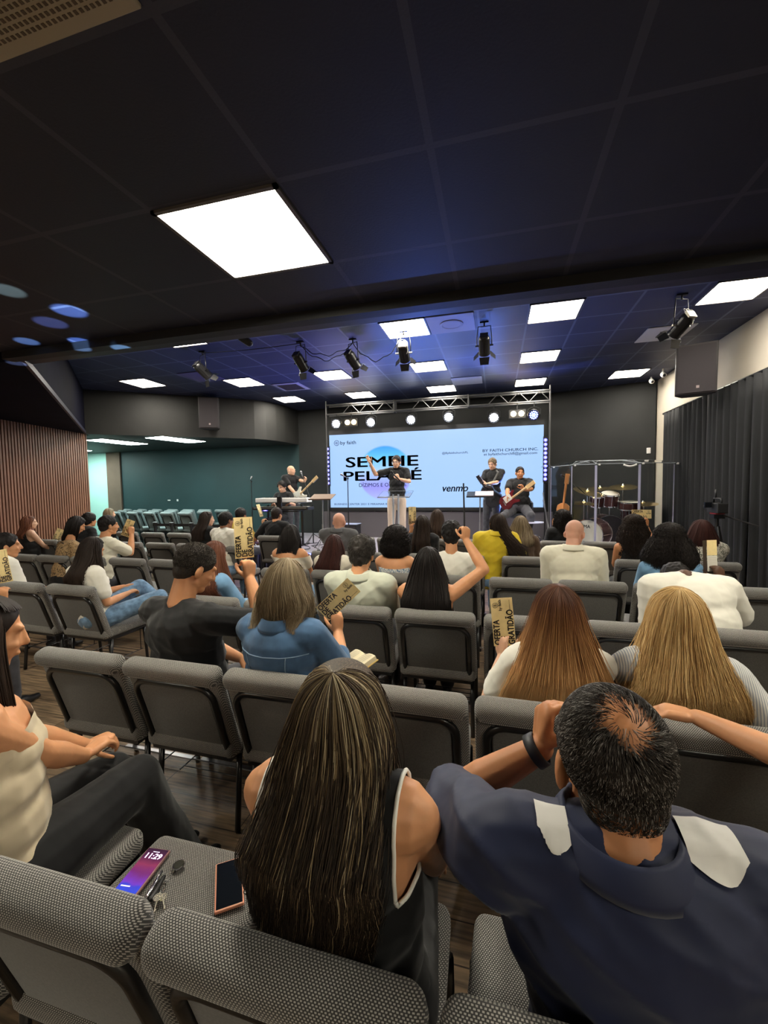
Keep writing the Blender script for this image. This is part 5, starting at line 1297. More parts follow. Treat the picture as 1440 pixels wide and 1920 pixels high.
b = MB(); b.box(kpt(272, 1706, .006), (.026, .014, .006), Matrix.Rotation(.8, 3, 'Z')); b.build('red_tag', mat('red_leather', (.30, .04, .03), .6), t, bevel=.002)
for (a1, a2, hz, ang) in (((296, 1690), (289, 1717), .012, 0), ((305, 1687), (309, 1708), .008, 1)):
    p, q = kpt(*a1, hz), kpt(*a2, hz * .7); b = MB(); b.lathe([(.004, -.001), (.012, -.001), (.012, .001), (.004, .001)], p, 18); d = (q - p).normalized()
    b.tube([p + d * .010, q], [.0026, .0018], 6); b.box(q - d * .006 + Vector((.002, 0, 0)), (.004, .008, .002)); b.build('key', mk, t)
b = MB()
for i in range(9):
    c = kpt(322 - i * 3.2, 1640 + i * 5.6, .006 + .002 * (i % 2)); a_ = i * 1.2
    b.tube([c + Vector((math.cos(x * PI / 6) * .0055, math.sin(x * PI / 6) * .0055 * math.cos(a_), math.sin(x * PI / 6) * .004)) for x in range(13)], .0009, 5)
b.build('chain', m_chrome, t)
b = MB(); c = kpt(302, 1668, .007); b.tube([c + Vector((math.cos(x * PI / 10) * .013, math.sin(x * PI / 10) * .013, 0)) for x in range(21)], .0011, 6); b.build('split_ring', m_chrome, t)
# ------------------------------------------------------------------ video screen
SY = 9.6
TL, BR = at(618, 816, SY), at(1018, 951, SY); X0, X1, Z0, Z1 = TL.x, BR.x, 1.175, 2.945
sc = empty('video_screen', ((X0 + X1) / 2, SY, .45), 'wide glowing video wall with light blue slide at the back of the stage', 'video screen')
msc = mat('screen_image', (.02, .02, .02), .4)
def _scr(m):
    c = nd(m, 'ShaderNodeTexCoord'); s = nd(m, 'ShaderNodeSeparateXYZ'); lk(m, c.outputs['Object'], s.inputs[0])
    p = at(722, 887, SY); cx, cz = p.x - sc.location.x, p.z - .45
    dx = math_n(m, 'DIVIDE', math_n(m, 'SUBTRACT', s.outputs[0], cx), .68); dz = math_n(m, 'DIVIDE', math_n(m, 'SUBTRACT', s.outputs[2], cz), .66)
    d2 = math_n(m, 'SQRT', math_n(m, 'ADD', math_n(m, 'MULTIPLY', dx, dx), math_n(m, 'MULTIPLY', dz, dz)))
    f = nd(m, 'ShaderNodeMapRange'); f.inputs[1].default_value = .93; f.inputs[2].default_value = 1.0; f.inputs[3].default_value = 1; f.inputs[4].default_value = 0; lk(m, d2, f.inputs[0])
    r = nd(m, 'ShaderNodeValToRGB'); e = r.color_ramp.elements; e[0].position = .0; e[0].color = (.42, .50, 1, 1); e[1].position = 1; e[1].color = (.0, .30, .85, 1)
    for p_, col in ((.25, (.30, .30, .95)), (.55, (.38, .62, .95)), (.78, (.10, .55, .95))):
        q = e.new(p_); q.color = (*col, 1)
    lk(m, math_n(m, 'MULTIPLY_ADD', dz, .5), r.inputs[0]); r.inputs[0].links[0].from_node.inputs[2].default_value = .5
    lk(m, mixcol(m, f.outputs[0], (.36, .58, .95), r.outputs[0]), P(m).inputs['Emission Color']); P(m).inputs['Emission Strength'].default_value = .36
_scr(msc)
b = MB(); b.box((0, 0, (Z0 + Z1) / 2 - .45), (X1 - X0, .05, Z1 - Z0)); b.build('display', msc, sc)
b = MB(); b.box((0, .06, (Z0 + Z1) / 2 - .42), (X1 - X0 + .05, .07, Z1 - Z0 + .16)); b.box((0, .02, (Z0 - .45) - .04), (X1 - X0 + .03, .10, .08)); b.build('cabinet', m_bplas, sc)
b = MB()
for i in range(6): b.box((-2.3 + i * .92, .08, (Z0 - .45) / 2), (.05, .05, Z0 - .45))
b.build('support_frame', m_bmetal, sc)
b = MB(); b.box((0, .02, (Z0 - .45) / 2 - .05), (X1 - X0 + .4, .02, Z0 - .55)); b.build('lit_wall_panel', mat('lit_wall_grey', (.10, .09, .10), .7), sc)  # added panel, its lighter grey standing in for the lit back wall
mk_ink = mat('slide_black', (.01, .01, .012), .6); mk_b = mat('slide_navy', (.02, .025, .12), .6); mk_v = mat('slide_violet', (.10, .03, .42), .6)
def st(s, px0, px1, py0, py1, m, bold=0, shear=0, name='slide_text'):
    a, c = at(px0, py1, SY), at(px1, py0, SY); z0, z1 = a.z, c.z
    M = Matrix.Translation(((a.x + c.x) / 2 - sc.location.x, -.0262, (z0 + z1) / 2 - .45)) @ Matrix.Rotation(PI / 2, 4, 'X')
    text(s, .2, m, M, sc, name, bold=bold, ext=.0008, fit=(c.x - a.x, z1 - z0), shear=shear)
def hgt(px, py, h): return (py - h / 2, py + h / 2)
st('SEMEIE', 649, 785, 853, 877, mk_ink, .004, name='slide_title'); st('PELA FÉ', 645, 791, 876, 902, mk_ink, .004, name='slide_title')
st('DÍZIMOS E OFERTAS', 674, 762, 903, 913, mk_v, .0005)
st('@ByfaithchurchFL', 829, 878, 846, 853, mk_b, .001); st('BY FAITH CHURCH INC.', 905, 1009, 839, 848, mk_b, .0018); st('at byfaithchurchfl@gmail.com', 907, 1007, 846, 856, mk_b, .0012)
st('venmo', 830, 878, 912, 922, mk_b, .004, .25); st('zelle', 952, 986, 908, 920, mk_v, .002); st('by faith', 639, 668, 826, 836, mk_b, .0012)
st('BUSINESS CENTER 2021 E MIRAMAR RD SUITE 100', 628, 760, 943, 947, mk_b, .0006)
b = MB(); p = at(632, 831, SY); q = Vector((p.x - sc.location.x, -.027, p.z - .45)); b.tube([q + Vector((math.cos(a * PI / 12) * .062, 0, math.sin(a * PI / 12) * .062)) for a in range(25)], .006, 5)
b.box(q, (.08, .004, .010)); b.box(q + Vector((.01, 0, -.01)), (.010, .004, .08)); b.box(q + Vector((-.02, 0, 0)), (.010, .004, .05)); b.build('slide_emblem', mk_b, sc)

# ------------------------------------------------------------------ truss with its fixtures
TY = 9.35
t = empty('lighting_truss', (-1.4, TY, 0), 'long grey lighting truss with zigzag bracing above the video wall', 'truss')
xa_, xb_ = at(612, 800, TY).x, at(1031, 800, TY).x; zt, zb = 3.62, 3.40
m_tr = mat('truss_aluminium', (.10, .10, .10), .5, .5)
b = MB()
for z, y in ((zt, 0), (zb, 0), (zt, .2), (zb, .2)): b.cyl((xa_ + 1.4, y, z), (xb_ + 1.4, y, z), .02, n=8)
b.build('chord_tubes', m_tr, t, smooth=True)
b = MB(); n_ = 24
for i in range(n_):
    x0, x1 = xa_ + 1.4 + (xb_ - xa_) * i / n_, xa_ + 1.4 + (xb_ - xa_) * (i + 1) / n_
    if i % 8 in (0, 1): continue
    b.cyl((x0, 0, zt if i % 2 else zb), (x1, 0, zb if i % 2 else zt), .010, n=6)
b.build('zigzag_bracing', m_tr, t)
for x in (xa_, xb_):
    b = MB(); b.cyl((x + 1.4, 0, .45), (x + 1.4, 0, 3.72), .016, n=10); b.build('post', m_tr, t, smooth=True)
    b = MB(); b.box((x + 1.4, .1, .46), (.4, .5, .02)); b.build('base_plate', m_bmetal, t)
for k in (1, 2):
    b = MB(); x = xa_ + 1.4 + (xb_ - xa_) * k / 3; b.box((x, .1, (zt + zb) / 2), (.03, .26, .27)); b.build('joint_plate', m_tr, t)
m_ledw = mat('led_white', (.5, .5, .5), .3, emit=(.85, .88, 1), es=26); m_ledb = mat('led_blue', (.05, .05, .3), .3, emit=(.10, .14, 1), es=5); m_amb = mat('lamp_amber', (.5, .4, .2), .3, emit=(1, .72, .35), es=16)
def par(px, py, led, label, aim=(.1, -1, -.35), full=True):
    q = at(px, py, TY); q.y = TY - .05; t = empty('stage_light', q, label, 'stage light', 'round stage lights under the truss')
    d = Vector(aim).normalized(); M = d.to_track_quat('Z', 'Y').to_matrix()
    b = MB(); b.lathe([(.0, -.16), (.06, -.16), (.105, -.10), (.115, -.02), (.12, .035), (.11, .04), (.105, .02), (.0, .015)], (0, 0, 0), 24, M); b.build('housing', m_bmetal, t, smooth=True)
    b = MB(); R_ = .075 if full else .10
    k = 0
    for rr, nn in ((0, 1), (.035, 6), (.072, 12)):
        for i in range(nn):
            c = Vector((rr * math.cos(i * 2 * PI / nn), rr * math.sin(i * 2 * PI / nn), .026)); b.lathe([(.0, -.004), (.015, -.004), (.015, .004), (.006, .009), (0, .009)], M @ c, 10, M)
    b.build('led_cluster', led, t, smooth=True)
    b = MB(); a_ = M @ Vector((.125, 0, -.02)); top_ = Vector((0, .03, zb - q.z))
    b.tube([(-.13, 0, 0), (-.13, .02, .12), (-.05, .03, .17), (.05, .03, .17), (.13, .02, .12), (.13, 0, 0)], .007, 6); b.cyl((0, .03, .17), (0, .03, top_.z), .01, n=6); b.build('yoke', m_bmetal, t)
for i, px_py in enumerate(((632, 795), (697, 792), (772, 787), (842, 782), (926, 783))):
    par(*px_py, m_ledw, 'bright white round stage light, %s from the left under the truss' % ORD[i], aim=((.2, -1, -.25), (.0, -1, -.4), (-.1, -1, -.45), (-.1, -1, -.45), (0, -1, -.45))[i])
par(1001, 779, m_ledb, 'blue glowing round stage light at the right end of the truss', aim=(-.4, -1, -.1))
for (px, py, lab) in ((658, 792, 'left'), (970, 776, 'right')):
    q = at(px, py, TY); q.y = TY - .02; t = empty('blinder_light', q, 'twin amber lamp pair near the %s end of the truss' % lab, 'stage light')
    b = MB(); b.box((0, .05, 0), (.34, .08, .18)); b.box((0, .06, .2), (.02, .02, zb - q.z - .05)); b.build('housing', m_bmetal, t)
    for s in (-1, 1):
        b = MB(); b.lathe([(.0, .0), (.05, .0), (.055, .012), (.0, .03)], (s * .08, .0, 0), 20, Matrix.Rotation(PI / 2, 3, 'X')); b.build('lamp', m_amb, t, smooth=True)
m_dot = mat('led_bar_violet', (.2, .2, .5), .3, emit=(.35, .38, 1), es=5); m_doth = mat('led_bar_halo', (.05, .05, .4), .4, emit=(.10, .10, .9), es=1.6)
for (px, ya, yb, n_, lab) in ((614, 842, 906, 9, 'left'), (1023, 825, 898, 10, 'right')):
    p, q = at(px, ya, SY - .1), at(px, yb, SY - .1); t = empty('led_bar', (p.x, SY - .1, q.z), 'vertical bar of round violet lamps at the %s side of the video wall' % lab, 'light bar')
    b = MB(); b.box((0, .03, (p.z - q.z) / 2), (.09, .04, p.z - q.z + .15)); b.cyl((0, .05, -.1), (0, .05, .455 - q.z), .014, n=8); b.build('housing', m_bmetal, t)
    for i in range(n_):
        z = (p.z - q.z) * i / (n_ - 1)
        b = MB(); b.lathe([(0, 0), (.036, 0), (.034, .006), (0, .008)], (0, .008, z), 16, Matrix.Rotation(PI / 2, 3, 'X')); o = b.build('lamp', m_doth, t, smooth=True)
        b = MB(); b.lathe([(0, 0), (.014, 0), (0, .006)], (0, -.001, z), 12, Matrix.Rotation(PI / 2, 3, 'X')); b.build('bulb', m_dot, o, smooth=True)

# ------------------------------------------------------------------ spotlights with barn doors on the ceiling
m_sbody = mat('spot_black_metal', (.014, .014, .015), .35, .3); m_top = mat('spot_rear_plate', (.5, .46, .36), .5, .3)
def barn(px, py, z, aim, label, white=False, rz=0.):
    q = atz(px, py, z); t = empty('theatre_spotlight', q, label, 'spotlight', 'spotlights hung from the ceiling')
    d = Vector(aim).normalized(); M = d.to_track_quat('Z', 'Y').to_matrix() @ Matrix.Rotation(rz, 3, 'Z')
    b = MB(); b.lathe([(.0, -.17), (.07, -.17), (.085, -.15), (.09, -.12), (.09, .12), (.098, .13), (.098, .15), (.085, .15), (.075, .11), (.0, .10)], (0, 0, 0), 20, M)
    for i in range(10):
        c = Vector((math.cos(i * PI / 5) * .09, math.sin(i * PI / 5) * .09, -.02)); b.box(M @ c, (.006, .012, .22), M @ Matrix.Rotation(i * PI / 5, 3, 'Z'))
    b.build('housing', m_sbody, t, smooth=True)
    b = MB(); b.box(M @ Vector((0, 0, -.185)), (.13, .13, .03), M); b.build('rear_plate', m_top if white else m_sbody, t, bevel=.008)
    for i in range(4):
        Rz = Matrix.Rotation(i * PI / 2, 3, 'Z'); c = Rz @ Vector((0, .14, .20)); b = MB()
        b.box(M @ c, (.13 if i % 2 else .17, .003, .12), M @ Rz @ Matrix.Rotation(-.75, 3, 'X'), .8); b.build('barn_door', m_sbody, t)
    b = MB(); b.lathe([(0, .112), (.072, .112), (.07, .118), (0, .122)], (0, 0, 0), 20, M); b.build('lens', mat('spot_lens', (.25, .22, .24), .1), t, smooth=True)
    t.scale = (.78,) * 3; hz = (CEIL_F - q.z) / .78; s = M @ Vector((1, 0, 0)); b = MB()
    b.tube([s * .12, s * .12 + Vector((0, 0, .12)), s * .10 + Vector((0, 0, hz - .07)), -s * .10 + Vector((0, 0, hz - .07)), -s * .12 + Vector((0, 0, .12)), -s * .12], .009, 6)
    b.cyl((0, 0, hz - .08), (0, 0, hz), .014, n=8); b.build('yoke', m_sbody, t, smooth='all')
    b = MB(); b.box((0, 0, hz - .012), (.14, .05, .02)); b.build('ceiling_clamp', m_sbody, t)
    for e in (-1, 1):
        b = MB(); b.cyl(s * e * .09, s * e * .145, .014, n=8); b.build('knob', m_top if white else m_sbody, t)
    if white:
        for k_ in range(3):
            b = MB(); pts = []
            for i in range(12):
                a = i / 11; pts.append(M @ Vector((.09 * math.cos(a * 4 + k_), .09 * math.sin(a * 5 + k_), -.20 + .15 * a)) + Vector((0, 0, .06 * math.sin(a * PI))))
            b.tube(pts, .004, 5); b.build('cable', mat('white_cable', (.6, .58, .52), .6), t)
    return q
s1 = barn(564, 680, 3.47, (.15, .75, -.65), 'black barn-door spotlight, second from the left on the ceiling')
s2 = barn(662, 676, 3.47, (.30, .75, -.65), 'black barn-door spotlight, third from the left on the ceiling')
s3 = barn(757, 662, 3.47, (-.05, .85, -.5), 'spotlight with pale rear plate and looped cables below a light panel', True)
s4 = barn(908, 648, 3.47, (0, .8, -.6), 'black barn-door spotlight right of centre, hanging alone')
s5 = barn(381, 696, 3.47, (.35, .7, -.6), 'leftmost barn-door spotlight, dim against the navy ceiling')
s6 = barn(1277, 611, 3.42, (-.35, .75, -.55), 'spotlight with pale rear plate near the right wall', True)
b = MB(); q = atz(452, 632, 3.5); b.caps(q, q + Vector((.06, .08, -.05)), .05, .045, 12); b.cyl(q, q + Vector((0, 0, .26)), .01, n=6); o = b.build('ceiling_camera', m_sbody, smooth=True); tag(o, 'small black camera hanging below the soffit left of the spotlights', 'camera')
for k_, (p, q) in enumerate(((s1, s2), (s1, s2), (s2, s3), (s5, s1))):
    b = MB(); pts = []
    for i in range(14):
        a = i / 13; v = p.lerp(q, a); v.z = 3.70 - math.sin(a * PI) * (.14 + .07 * k_) + .02 * math.sin(a * 20 + k_) if k_ < 3 else 3.745 - .02 * math.sin(a * PI); pts.append(v)
    b.tube(pts, .006, 5); o = b.build('hanging_cable', m_sbody, smooth='all'); tag(o, ('black cable sagging lower between the second and third spotlights', 'black cable looping highest between the second and third spotlights', 'black cable between the third spotlight and the pale one', 'thin cable along the ceiling from the leftmost spotlight')[[1, 0, 2, 3][k_]], 'cable')

# ------------------------------------------------------------------ wall speakers, cameras and boxes
def speaker(loc, rz, tilt, w_, h_, label, d_=.34):
    t = empty('wall_speaker', loc, label, 'speaker'); M = Matrix.Rotation(rz, 3, 'Z') @ Matrix.Rotation(tilt, 3, 'X')
    pts = [(-w_ / 2, 0), (w_ / 2, 0), (w_ / 2, .12), (w_ * .3, d_), (-w_ * .3, d_), (-w_ / 2, .12)]
    b = MB(); n_ = 6; vs = [M @ Vector((x, y, z)) for z in (-h_ / 2, h_ / 2) for x, y in pts]
    b.add(vs, [tuple(range(6))[::-1], tuple(range(6, 12))] + [(j, (j + 1) % 6, (j + 1) % 6 + 6, j + 6) for j in range(6)]); b.build('cabinet', mat('speaker_cabinet', (.022, .018, .02), .5), t, bevel=.012)
    b = MB(); b.box(M @ Vector((0, -.006, 0)), (w_ - .04, .012, h_ - .04), M); b.build('grille', mat('speaker_grille', (.028, .022, .026), .7, bump=(300, .6, .003)), t, bevel=.004)
    b = MB(); b.box(M @ Vector((.02, -.014, -h_ * .36)), (.035, .004, .035), M); b.build('badge', mat('speaker_badge', (.4, .32, .32), .4), t)
    b = MB(); b.box(M @ Vector((0, d_ + .05, .0)), (.12, .16, .10), M); b.build('wall_bracket', m_bmetal, t)
p = at(391, 774, 7.95); speaker((p.x, p.y, p.z), .45, 0, .42, .68, 'black loudspeaker on the charcoal bulkhead at the left')
speaker((2.66, 6.75, 3.22), -.30, .06, .47, .68, 'large black loudspeaker on the beige right wall above the curtains', .40)
for (px, py, Y, lab) in ((1221, 714, 9.5, 'nearest the back wall corner'), (1243, 702, 8.9, 'beside the right wall speaker')):
    q = at(px, py, Y); t = empty('security_camera', q, 'small white security camera ' + lab, 'camera')
    b = MB(); b.caps((0, 0, 0), (-.01, -.07, -.03), .045, .045, 14); b.build('housing', m_white, t, smooth='all'); b = MB(); b.lathe([(0, 0), (.025, 0), (0, .012)], (-.014, -.115, -.045), 14, Matrix.Rotation(PI / 2 + .3, 3, 'X')); b.build('lens', m_bplas, t)
    b = MB(); b.cyl((0, 0, .03), (.0, .0, CEIL_F - q.z), .018, n=8); b.build('mount', m_white, t)
q = at(197, 797, 7.15); b = MB(); b.box((q.x, q.y, q.z), (.14, .05, .075), Matrix.Rotation(.5, 3, 'Z')); o = b.build('emergency_light', m_white, bevel=.01); tag(o, 'small white box on the charcoal bulkhead above the alcove', 'wall box')
q = at(1216, 845, 9.86); b = MB(); b.box(q, (.07, .04, .12)); o = b.build('wall_switch', m_white, bevel=.008); tag(o, 'white switch box on the dark wall beside the curtain', 'switch')
for (px, lab) in ((317, 'left'), (333, 'right')):
    q = at(px, 938, 10.40); b = MB(); b.box(q, (.08 if lab == 'left' else .05, .02, .03 if lab == 'left' else .06)); o = b.build('wall_outlet', m_white, bevel=.004); tag(o, 'small white wall plate on the teal alcove wall, ' + lab + ' of the two', 'wall plate')

# ------------------------------------------------------------------ performers
SF = .45
m_blk_tee = c_blackt
g = person('preacher in black polo and beige trousers, one arm raised, at the lectern', (743, 855), 8.0, stand=SF, face=188, hy=-16, hp=8, skin='light', fine=1, build=1.02, faceon=True,
       hair=dict(kind='short', m='dark', vol=.012, tuft=800, tlen=.02), top=dict(m=c_blackt, sleeve=.36, collar=True, name='polo_shirt', bag=True), legs=dict(m=c_khaki, shoe=m_bplas, w=1.12, hem=1.2),
       R=dict(w=at(694, 868, 7.75), hint=(-.2, 0, -1), dir=(-.5, 0, 1), palm=(.3, -1, .1), curl=.25), L=dict(w=at(747, 898, 7.74), hint=(1, .1, -1), dir=(-.35, -.1, 1), palm=(-.5, .9, 0), curl=1.2))
b = MB(); hl = g.hl
for s in (-1, 1): b.tube([hl(s * .033 + math.cos(a * PI / 8) * .021, .104, .004 + math.sin(a * PI / 8) * .017) for a in range(17)], .0022, 5); b.tube([hl(s * .054, .102, .006), hl(s * .078, .05, .008), hl(s * .082, -.01, .0)], .002, 5)
b.tube([hl(-.012, .105, .006), hl(.012, .105, .006)], .002, 5); me = b.mesh('glasses'); link_mesh('glasses', me, mat('clear_glasses_frame', (.5, .45, .45), .3), g.root, g.base)
mm = at(737, 890, 7.62); b = MB(); b.caps(at(734, 884, 7.60), at(735, 886, 7.61), .024, .024, 12); b.tube([at(735, 887, 7.62), at(746, 897, 7.66), at(751, 903, 7.68)], [.018, .012, .011], 12); o = b.build('microphone', mat('mic_dark_metal', (.03, .03, .03), .4, .6), smooth='all'); tag(o, 'handheld microphone held to the mouth of the preacher', 'microphone')
def guitar(body_c, neck_tip, width, m_body, m_neck, kind, label, face_n, name='electric_guitar', L_=None):
    c, n_ = Vector(body_c), Vector(neck_tip); ax = (n_ - c).normalized(); nr = Vector(face_n); nr = (nr - nr.dot(ax) * ax).normalized(); sd = ax.cross(nr)
    t = empty(name, c, label, 'guitar'); ln = (n_ - c).length; W = width
    def q(a, s, h=0): return ax * a + sd * s + nr * h
    if kind == 'acoustic': out = [(-.24, 0), (-.235, .10), (-.18, .17), (-.09, .185), (0, .14), (.06, .115), (.13, .13), (.2, .12), (.24, .06), (.25, 0)]
    else: out = [(-.20, 0), (-.19, .10), (-.12, .16), (-.04, .15), (.02, .115), (.08, .12), (.16, .15), (.19, .12), (.12, .07), (.10, .0)]
    ol = [(a, s * W) for a, s in out] + [(a, -s * W * (1 if kind == 'acoustic' else .95)) for a, s in out[-2:0:-1]]
    th = .05 if kind == 'acoustic' else .022; b = MB(); N_ = len(ol)
    b.add([q(a, s, -th) for a, s in ol] + [q(a, s, th) for a, s in ol], [tuple(range(N_)), tuple(range(2 * N_ - 1, N_ - 1, -1))] + [(j, (j + 1) % N_, (j + 1) % N_ + N_, j + N_) for j in range(N_)])
    b.build('body', m_body, t, bevel=.006, smooth=True)
    b = MB(); b.tube([q(.08, 0, th), q(ln - .14, 0, th)], .021, 8); b.build('neck', m_neck, t, smooth=True)
    b = MB(); M = Matrix((sd, ax, nr)).transposed(); b.box(q(ln - .06, .005, th - .004), (.075, .19, .016), M); b.build('headstock', m_neck, t, bevel=.004)
    b = MB()
    for i in range(6): b.box(q(ln - .12 + .025 * i, .045, th), (.018, .012, .012), M)
    b.build('tuning_pegs', m_chrome, t)
    b = MB(); b.box(q(-.10, 0, th + .006), (.10, .02, .01), M); b.build('bridge', m_chrome if kind != 'acoustic' else m_bplas, t)
    if kind == 'acoustic': b = MB(); b.lathe([(0, 0), (.045, 0), (0, .001)], q(.04, 0, th + .001), 20, M); b.build('sound_hole', m_bplas, t)
    else: b = MB(); b.box(q(.0, -.04, th + .002), (.12, .16, .003), M); b.build('pickguard', mat('white_pickguard', (.7, .68, .62), .4), t, bevel=.001)
    return t
m_maple = mat('maple_neck', (.62, .42, .20), .4); m_cred = mat('cherry_red_finish', (.12, .01, .015), .2); m_crm = mat('cream_finish', (.72, .66, .55), .3); m_blkf = mat('black_finish', (.012, .012, .012), .2); m_org = mat('orange_wood', (.50, .20, .06), .4)
person('bald guitarist in a black t-shirt standing in profile at the left of the stage', (546, 873), 9.2, stand=SF, face=-112, hy=14, skin='light', fine=1, build=1.1, hair=None, top=dict(m=c_blackt, sleeve=.36, name='t_shirt', bag=True), legs=GJ,
       R=dict(w=at(556, 928, 8.98), hint=(-.3, .2, -1), curl=.7), L=dict(w=at(577, 905, 8.92), hint=(.5, .2, -1), dir=(.5, -.1, .8), curl=.8))
guitar(at(561, 929, 8.95), at(594, 895, 8.75), 1.0, m_crm, m_maple, 'e', 'cream electric guitar with maple neck held by the bald guitarist', (.1, -1, .15))
person('keyboard player with curly dark hair bent over the keyboards', (528, 903), 8.42, face=176, hp=22, floor=SF, hz=.56, skin='light', fine=1, faceon=True, hair=dict(kind='short', m='black', vol=.02, tuft=900, tlen=.03, tcurl=.006), top=dict(m=c_blackt, sleeve=.4, name='t_shirt'), legs=BT,
       R=dict(w=at(514, 945, 8.12), hint=(-.5, 0, -1), dir=(.2, -1, -.1)), L=dict(w=at(545, 944, 8.12), hint=(.5, 0, -1), dir=(-.2, -1, -.1)))
person('guitarist in a black t-shirt with blue-lit hair looking down at the music stand', (923, 859), 8.9, stand=SF, face=150, hy=8, hp=16, skin='light', fine=1, build=1.08, faceon=True, hair=dict(kind='short', m='ash', vol=.009, tuft=500, tlen=.014), top=dict(m=c_blackt, sleeve=.4, name='t_shirt', bag=True), legs=GJ,
       R=dict(w=at(909, 910, 8.62), hint=(-.7, .2, -1), dir=(-.1, 0, -1), curl=.6), L=dict(w=at(912, 908, 8.55), hint=(1, 0, -1), dir=(-.7, -.2, .5), curl=.7))
guitar(at(921, 929, 8.58), at(897, 893, 8.42), .95, m_blkf, m_bmetal, 'acoustic', 'dark acoustic guitar held by the guitarist beside the music stand', (-.35, -1, .1), 'acoustic_guitar')
b = MB(); p0, p1 = at(934, 886, 8.74), at(918, 918, 8.58); b.tube([at(929, 880, 8.98), p0, p1], .022, 6); o = b.build('guitar_strap', mat('grey_strap', (.08, .08, .075), .8)); tag(o, 'dark grey strap over the shoulder of the standing guitarist', 'strap')
person('seated bass player with a beard in a printed black t-shirt', (975, 875), 8.6, face=160, hy=28, floor=SF + .17, hz=.58, skin='warm', fine=1, build=1.22, faceon=True, hair=dict(kind='short', m='black', vol=.005), top=dict(m=c_blackt, sleeve=.4, name='t_shirt', bag=True), legs=GJ,
       R=dict(w=at(951, 931, 8.22), hint=(-.7, .1, -.6), dir=(.6, -.2, -.6), curl=.5), L=dict(w=at(981, 918, 8.12), hint=(1, .2, -.6), dir=(-.3, -.2, .9), curl=.8), knee=[(.62, 8.02, 1.10), (.12, 8.0, 1.08)], ankle=[(.56, 8.08, .70), (.02, 7.98, .66)])
guitar(at(955, 938, 8.22), at(1000, 905, 8.0), .9, m_cred, m_maple, 'e', 'cherry red bass guitar held by the seated bass player', (-.1, -1, .25), 'bass_guitar')
# bar chair of the bass player
t = empty('bar_chair', (.46, 8.62, SF), 'dark quilted bar chair under the bass player', 'chair')
b = MB(); g_ = []
for i in range(13):
    a = -1.45 + 2.9 * i / 12; g_.append([(.25 * math.sin(a), .23 * math.cos(a), .64 + z * (1 - .35 * abs(math.sin(a)) ** 3) + .0) for z in (0, .12, .24, .33)])
b.sheet(g_); o = b.build('backrest', mat('dark_blue_leather', (.05, .055, .075), .5, bump=(30, .6, .01)), t, smooth='all'); md = o.modifiers.new('thickness', 'SOLIDIFY'); md.thickness = .035
b = MB(); b.lathe([(.2, .56), (.24, .59), (.24, .64), (.2, .66), (0, .66)], n=28); b.build('seat', mat('dark_blue_leather'), t, smooth=True)
b = MB(); b.cyl((0, 0, .03), (0, 0, .57), .03); b.build('pole', m_chrome, t, smooth=True); b = MB(); b.lathe([(.21, 0), (.21, .012), (.05, .03), (0, .03)], n=28); b.build('base', m_chrome, t, smooth=True)
b = MB(); b.tube([(.13 * math.cos(a * PI / 10), -.1 + .13 * math.sin(a * PI / 10), .2) for a in range(21)], .01, 6); b.build('foot_ring', m_chrome, t, smooth='all')
t = empty('stool', at(528, 960, 8.55), 'black stool under the keyboard player', 'stool'); t.location.z = SF
b = MB(); b.lathe([(.17, .42), (.18, .45), (.16, .485), (0, .485)], n=24); b.build('seat', m_bplas, t, smooth=True)
for i in range(4): b = MB(); a = i * PI / 2 + .4; b.cyl((.1 * math.cos(a), .1 * math.sin(a), .43), (.2 * math.cos(a), .2 * math.sin(a), 0), .012, n=8); b.build('leg', m_bmetal, t)

# ------------------------------------------------------------------ stage furniture and instruments
acr = mat('clear_acrylic', (.93, .96, .97), .04, trans=1.0, ior=1.25); m_acre = mat('acrylic_edge', (.62, .66, .70), .15, trans=.4)
lx = at(742, 930, 7.55).x
t = empty('acrylic_lectern', (lx, 7.55, SF), 'clear acrylic lectern with a tilted top in front of the preacher', 'lectern')
b = MB(); b.box((0, 0, 1.07), (.60, .40, .014), Matrix.Rotation(.28, 3, 'X')); b.build('top', acr, t)
b = MB(); b.box((0, -.196, 1.02), (.60, .012, .02)); b.box((0, .19, 1.125), (.60, .01, .012)); b.build('top_edge', m_acre, t)
for s in (-1, 1): b = MB(); b.cyl((s * .05, 0, .02), (s * .05, 0, 1.06), .018, n=12); b.build('column', m_acre, t, smooth=True)
b = MB(); b.box((0, 0, .012), (.45, .38, .02)); b.build('base', acr, t)
# keyboards
k0, k1 = at(485, 938, 7.95), at(580, 933, 7.95); kc = (k0 + k1) / 2
t = empty('white_keyboard', (kc.x, 7.95, k0.z), 'white upper stage keyboard of the keyboard player', 'keyboard'); b = MB(); b.box((0, 0, 0), (k1.x - k0.x, .26, .09)); b.build('case', m_white, t, bevel=.012)
b = MB(); b.box((0, .05, .047), (k1.x - k0.x - .14, .13, .008)); b.build('white_keys', mat('ivory_keys', (.7, .68, .62), .3), t); b = MB()
for i in range(36):
    if i % 7 not in (2, 6): b.box((-.5 + i * .028, .02, .055), (.013, .075, .01))
b.build('black_keys', m_bplas, t)
t = empty('black_keyboard', (kc.x + .02, 7.88, k0.z - .17), 'black lower stage keyboard on the same stand', 'keyboard'); b = MB(); b.box((0, 0, 0), (1.28, .30, .065)); b.build('case', m_bplas, t, bevel=.01)
b = MB(); b.box((0, .08, .035), (1.1, .13, .008)); b.build('white_keys', mat('ivory_keys'), t)
b = MB(); b.box((0, -.152, .012), (1.2, .004, .012)); b.build('silver_stripe', m_metal, t)
t = empty('keyboard_stand', (kc.x, 7.98, SF), 'black two-tier stand carrying both keyboards', 'stand'); zz = k0.z - SF
b = MB(); b.box((.02, -.24, (zz + .05) / 2 + .05), (.10, .035, zz + .0)); b.build('front_column', m_bmetal, t)
b = MB()
